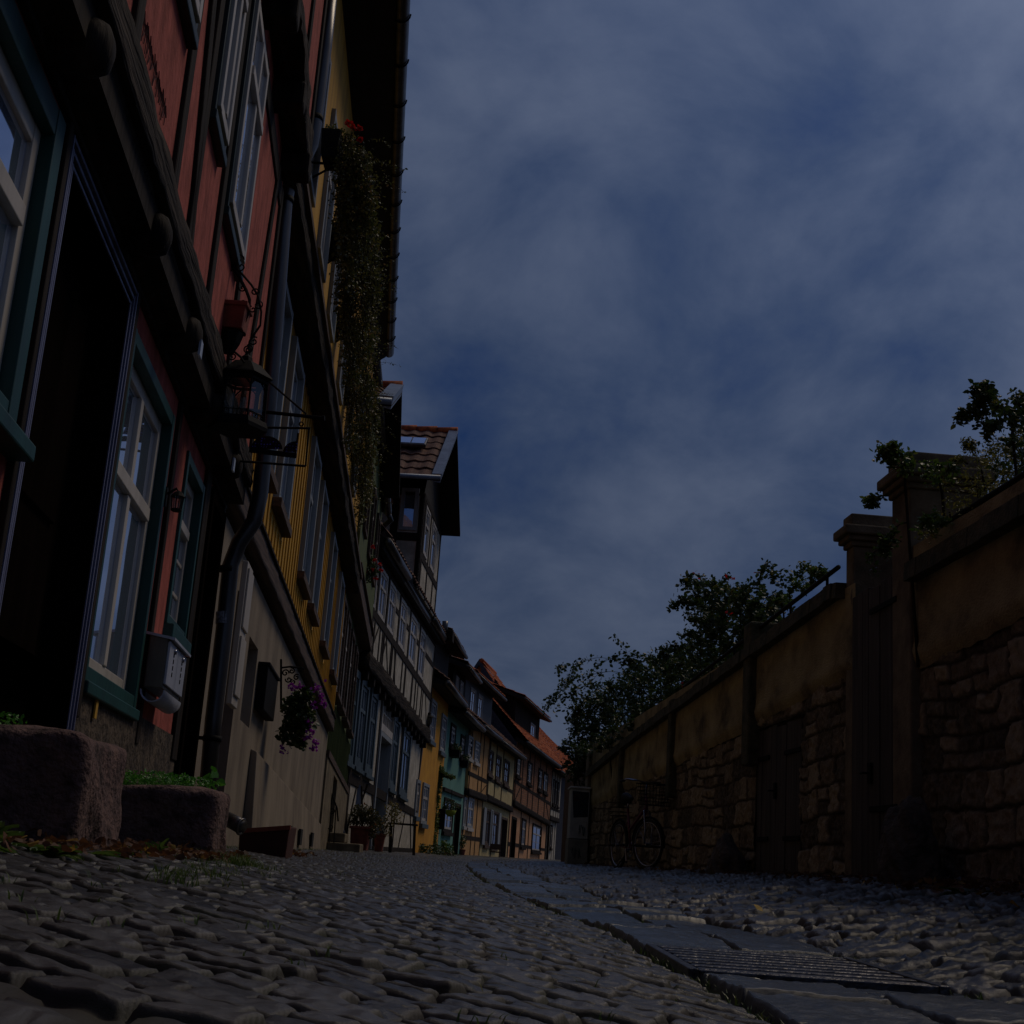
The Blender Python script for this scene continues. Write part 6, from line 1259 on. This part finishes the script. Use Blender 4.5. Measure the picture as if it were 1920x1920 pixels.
# street lamps on the walls
def wall_lantern(px,py,Y,k,lab,arm):
    c=atY(px,py,Y); t=thing('wall_lantern',tuple(c),lab,'lantern','lanterns on the far houses'); u_=k*Y/2500
    m=MB(); m.lathe((c.x,Y,c.z-9*u_),[(3*u_,0),(4.2*u_,1*u_),(6*u_,13*u_),(6.6*u_,14*u_)],6); m.build('lantern_glass',mat('smoky_lantern_glass',(.12,.10,.07),(.06,.05,.035),9,rough=.2,bump=0),t)
    m=MB(); m.lathe((c.x,Y,c.z+5*u_),[(9*u_,0),(8*u_,1*u_),(3*u_,5*u_),(2.5*u_,8*u_),(.5*u_,10*u_)],6); m.lathe((c.x,Y,c.z-14*u_),[(.8*u_,0),(2*u_,2*u_),(3.2*u_,5*u_)],6)
    for i in range(6): q=math.pi/3*i; m.tube([(c.x+4.3*u_*math.cos(q),Y+4.3*u_*math.sin(q),c.z-8*u_),(c.x+6.6*u_*math.cos(q),Y+6.6*u_*math.sin(q),c.z+5*u_)],.45*u_,4)
    m.build('lantern_cage',iron,t)
    m=MB(); b=atY(*arm,Y); m.tube([(c.x,Y,c.z-13*u_),((c.x+b.x)/2,Y,c.z-19*u_),tuple(b)],.9*u_,6); m.tube(spiral(((c.x+b.x)/2,Y,c.z-16*u_),aX,aZ,3*u_,1.3,14,1),.6*u_,5); m.build('arm',iron,t)
wall_lantern(804,1350,36.5,1.0,'black street lantern on the far corner of the white half-timbered house',(788,1364))
wall_lantern(925,1468,56.5,.75,'small black street lantern on the cream house front',(909,1480))
# vine on the orange house
t=thing('climbing_vine',orn.w(3.6,.2,-.2),'climbing vine on a post between the orange-yellow and turquoise houses','vine'); r_=random.Random(51); m=MB(); sm=MB(); Yv=42.0
col_=[(818,1605),(812,1575),(815,1540),(818,1500),(822,1470),(825,1445),(815,1430),(803,1418),(792,1408)]
sm.tube([atY(*p,Yv) for p in col_],[.07,.065,.06,.055,.05,.045,.03,.02,.01],6)
for a,b in zip(col_[:-1],col_[1:]):
    for f_ in np.linspace(0,1,4): q=atY(a[0]+(b[0]-a[0])*f_,a[1]+(b[1]-a[1])*f_,Yv-.1); w=(7 if a[1]>1450 else 6 if a[1]>1425 else 4)*Yv/2500; leaf_blob(m,q,(w,.25,w*1.2),110,.075,r_)
for a,b in (((826,1450),(850,1458)),):
    for f_ in np.linspace(0,1,7): q=atY(a[0]+(b[0]-a[0])*f_,a[1]+(b[1]-a[1])*f_,Yv-.1); w=(7-5*f_)*Yv/2500; leaf_blob(m,q,(w,.2,w),100,.07,r_)
m.build('foliage',leaf_mid,t); sm.build('trunk',timber,t)
# flower boxes on turquoise house and hanging basket
for (px,py,Y,lab) in ((852,1413,44.5,'dark flower box under the first upper window of the turquoise house'),(868,1432,47.5,'dark flower box under the second upper window of the turquoise house')):
    c=atY(px,py,Y); t=thing('flower_box',tuple(c),lab,'flower box','flower boxes on the turquoise house'); m=MB(); m.box((c.x-.12,Y-.5,c.z-.12),(c.x+.18,Y+.5,c.z+.1)); m.build('planter_box',iron,t,bevel=.02); m=MB(); leaf_blob(m,c+Vector((.03,0,.15)),(.22,.55,.18),260,.08,random.Random(px)); m.build('foliage',leaf_dark,t)
c=atY(844,1524,43.5); t=thing('hanging_basket',tuple(c),'yellow-green hanging basket in front of the turquoise house window','hanging basket'); m=MB(); m.lathe((c.x,c.y,c.z-.12),[(.06,0),(.15,.08),(.2,.2)],14); m.build('basket',mat('lime_plastic',(.34,.42,.03),None,6),t,True); m=MB(); leaf_blob(m,c+Vector((0,0,.2)),(.26,.2,.2),300,.07,random.Random(9)); m.build('foliage',leaf_dark,t); m=MB(); m.tube([c+Vector((0,0,.1)),c+Vector((0,0,.75))],.01,4); m.build('hanger',iron,t)
c=atY(826,1535,42.6); m=MB(); m.box((c.x-.12,42.5,c.z-.32),(c.x+.14,42.8,c.z+.3)); tag(m.build('letter_box',iron,bevel=.03),'dark brown letter box at the corner of the turquoise house','letter box')
# bench before the cream house
t=thing('wooden_bench',tuple(atY(930,1608,55)),'small wooden bench in front of the cream house','bench'); Yb=55.0; a,b=atY(918,1598,Yb),atY(938,1598,Yb)
m=MB(); m.box((a.x,Yb-.2,a.z),(b.x,Yb+.2,a.z+.05)); m.build('seat',brown,t); m=MB(); m.box((a.x,Yb+.18,a.z+.12),(b.x,Yb+.22,a.z+.34)); m.build('backrest',brown,t)
for x,y in ((a.x+.03,Yb-.17),(b.x-.03,Yb-.17),(a.x+.03,Yb+.17),(b.x-.03,Yb+.17)): m=MB(); m.tube([(x,y,a.z),(x,y,gz(x,y)-.05)],.025,5); m.build('leg',brown,t)

# ================================================================ SHRUBS BEHIND THE WALL
def bush(lab,blobs,twigs,ls,dens,leafm,seed,name='garden_bush',grp='bushes above the wall',hips=(),elong=1.6,tw_l=.5):
    """blobs: px,py,rx,rz (photo measure) at distance Y with depth ry; twigs: start px,py,Y, direction, length"""
    r_=random.Random(seed); Y=blobs[0][4]; c=atY(blobs[0][0],blobs[0][1],Y); t=thing(name,tuple(c-Vector((0,0,blobs[0][3]*Y/2500))),lab,'bush',grp); m=MB(); sm=MB()
    for (px,py,rx,rz,Y,ry) in blobs:
        q=atY(px,py,Y); k=Y/2500; leaf_blob(m,q,(rx*k,ry,rz*k),int(dens*rx*rz*k*k/(ls*ls)*12),ls,r_,elong,surf=.35)
        for i in range(3 if len(blobs)>12 else 8): d=Vector((r_.gauss(0,1),r_.gauss(0,1),abs(r_.gauss(0,1)))).normalized(); branchy(m,sm,q+Vector((d.x*rx*k*.6,d.y*ry*.6,d.z*rz*k*.6)),d,max(rx,rz)*k*r_.uniform(.5,.9),r_,ls,9,.6,.004,1,.5,.8,elong)
    for (px,py,Y,d,L_) in twigs: branchy(m,sm,atY(px,py,Y),Vector(d),L_,r_,ls,18,.9,.006,2,.45,.9,elong)
    
    for (px,py,rx,rz,Y_,ry) in blobs[::3]: q=atY(px,py,Y_); sm.tube([(q.x+.1,q.y,1.3),(q.x+.03,q.y+.03,q.z-.1),tuple(q)],[.012,.009,.005],5)
    m.build('foliage',leafm,t); sm.build('branches',timber,t)
    if hips:
        m=MB()
        for (px,py,Y) in hips:
            q=atY(px,py,Y)
            for _ in range(4): leaf(m,q+Vector((r_.gauss(0,.02),r_.gauss(0,.02),r_.gauss(0,.02))),.04,r_,1.2)
        m.build('rosehip',pet_red,t)
def fill(xs,top,Yoff,step,dz=0,mar=20):
    L_=[]
    for x in range(xs[0],xs[1],step):
        s_=wr.at(x,1400,-.5)[0]; s_=min(s_,24); Yw=wr.w(s_,-.5,0)[1]; q=Vector(wr.w(s_,-.3,float(copz(min(s_,22.9)))))
        d=q; fx=d.dot(cF); pyw=960-FPX*d.dot(cU)/fx
        t_=float(np.interp(x,[p[0] for p in top],[p[1] for p in top]))+mar
        y=t_
        while y<pyw+8: L_.append((x+random.uniform(-6,6),y,step*.95,step*.85,Yw+Yoff+random.uniform(0,.5),.25)); y+=step*.8
    return L_
bush('large dark bush at the far end of the garden wall with long arching shoots',fill((1078,1290,),[(1078,1335),(1110,1300),(1150,1262),(1200,1240),(1250,1215),(1290,1205)],.2,20)+[(1080,1402,16,16,25.2,.2),(1098,1415,14,14,25,.2),(1118,1398,16,14,23.6,.2),(1140,1392,14,12,22.6,.2),(1165,1378,14,12,21.5,.2),(1190,1365,12,10,20.4,.2)],
 [(1170,1265,22,(-1,0,.35),1.1),(1190,1240,22,(-1,0,.35),1.3),(1150,1290,22.5,(-1,0,.1),.9),(1140,1310,22.5,(-1,0,-.05),.7),(1230,1240,21,(-.8,0,.5),.6)],.07,.9,leaf_dark,61)
bush('rose bush with dark leaves and a few hips reaching over the middle of the coping',fill((1290,1470),[(1290,1190),(1305,1100),(1330,1080),(1380,1100),(1420,1105),(1450,1128),(1470,1135)],.1,20,mar=14),
 [(1400,1120,14,(.35,0,1),.50),(1330,1110,15,(-.7,0,.7),.35),(1320,1130,15,(-1,0,.2),.3),(1430,1125,13.5,(.5,0,.6),.3),(1290,1220,18,(-1,0,.5),.4)],.062,.75,leaf_dark,62,'rose_bush',hips=((1305,1078,15),(1362,1085,15),(1375,1085,15),(1420,1075,14),(1280,1285,17),(1365,1155,14.5)))
bush('small upright sprigs at the foot of the thin railing left of the pillars',[(1465,1130,9,7,12.5,.12)],[(1512,1118,11.5,(-.1,0,1),.22),(1522,1108,11.3,(.15,0,1),.26),(1535,1095,11,(0,0,1),.17),(1480,1125,12,(.1,0,1),.15)],.036,1.,leaf_mid,63)
bush('leafy branches growing over the near gate pillar',[(1690,865,18,12,8.3,.15),(1670,850,14,14,8.2,.12),(1720,880,26,12,8.2,.15),(1760,895,26,16,7.9,.2),(1740,985,22,16,7.8,.15)],[(1690,1015,7.9,(-.9,0,.12),.22),(1700,980,7.9,(-1,0,-.1),.2),(1680,850,8.2,(-.4,0,1),.13),(1665,930,8.6,(-1,0,.1),.12)],0.036,.95,leaf_mid,64,hips=())
bush('tall dark bush against the sky at the right edge above the wall',[(1890,760,26,26,7.4,.2),(1905,810,24,40,7.4,.25),(1850,765,20,14,7.3,.12),(1915,860,30,40,7.5,.3),(1930,760,24,30,7.4,.25)],[(1865,760,7.3,(-1,0,.0),.18),(1870,745,7.3,(-.8,0,.4),.15),(1875,790,7.3,(-.9,0,-.3),.12)],.038,.85,leaf_dark,65,'tall_bush')
bush('yellow-green bush mingled with dark leaves beside the near pillar',[(1840,880,36,34,7.9,.25),(1800,920,34,30,7.9,.22),(1870,920,34,30,7.6,.25),(1780,960,28,26,7.8,.2),(1830,950,30,24,7.5,.2),(1745,1000,20,18,7.9,.12)]+fill((1770,1930),[(1770,925),(1800,880),(1830,850),(1870,830),(1930,800)],.2,26,mar=16),[(1815,870,7.9,(-.8,0,.4),.15),(1830,850,7.9,(-.5,0,.7),.12)],.028,.8,leaf_box,66,'box_bush',elong=2.4)
weed(G(2.30,6.6),12,.16,'dark weeds at the foot of the garden wall near the right edge',m_=leaf_dark)
weed(G(2.42,5.9),14,.15,'leafy weed clump at the far right foot of the wall',m_=leaf_dark)
weed(G(2.36,7.4),8,.09,'small weed beside the big boulder at the wall',m_=leaf_dark)
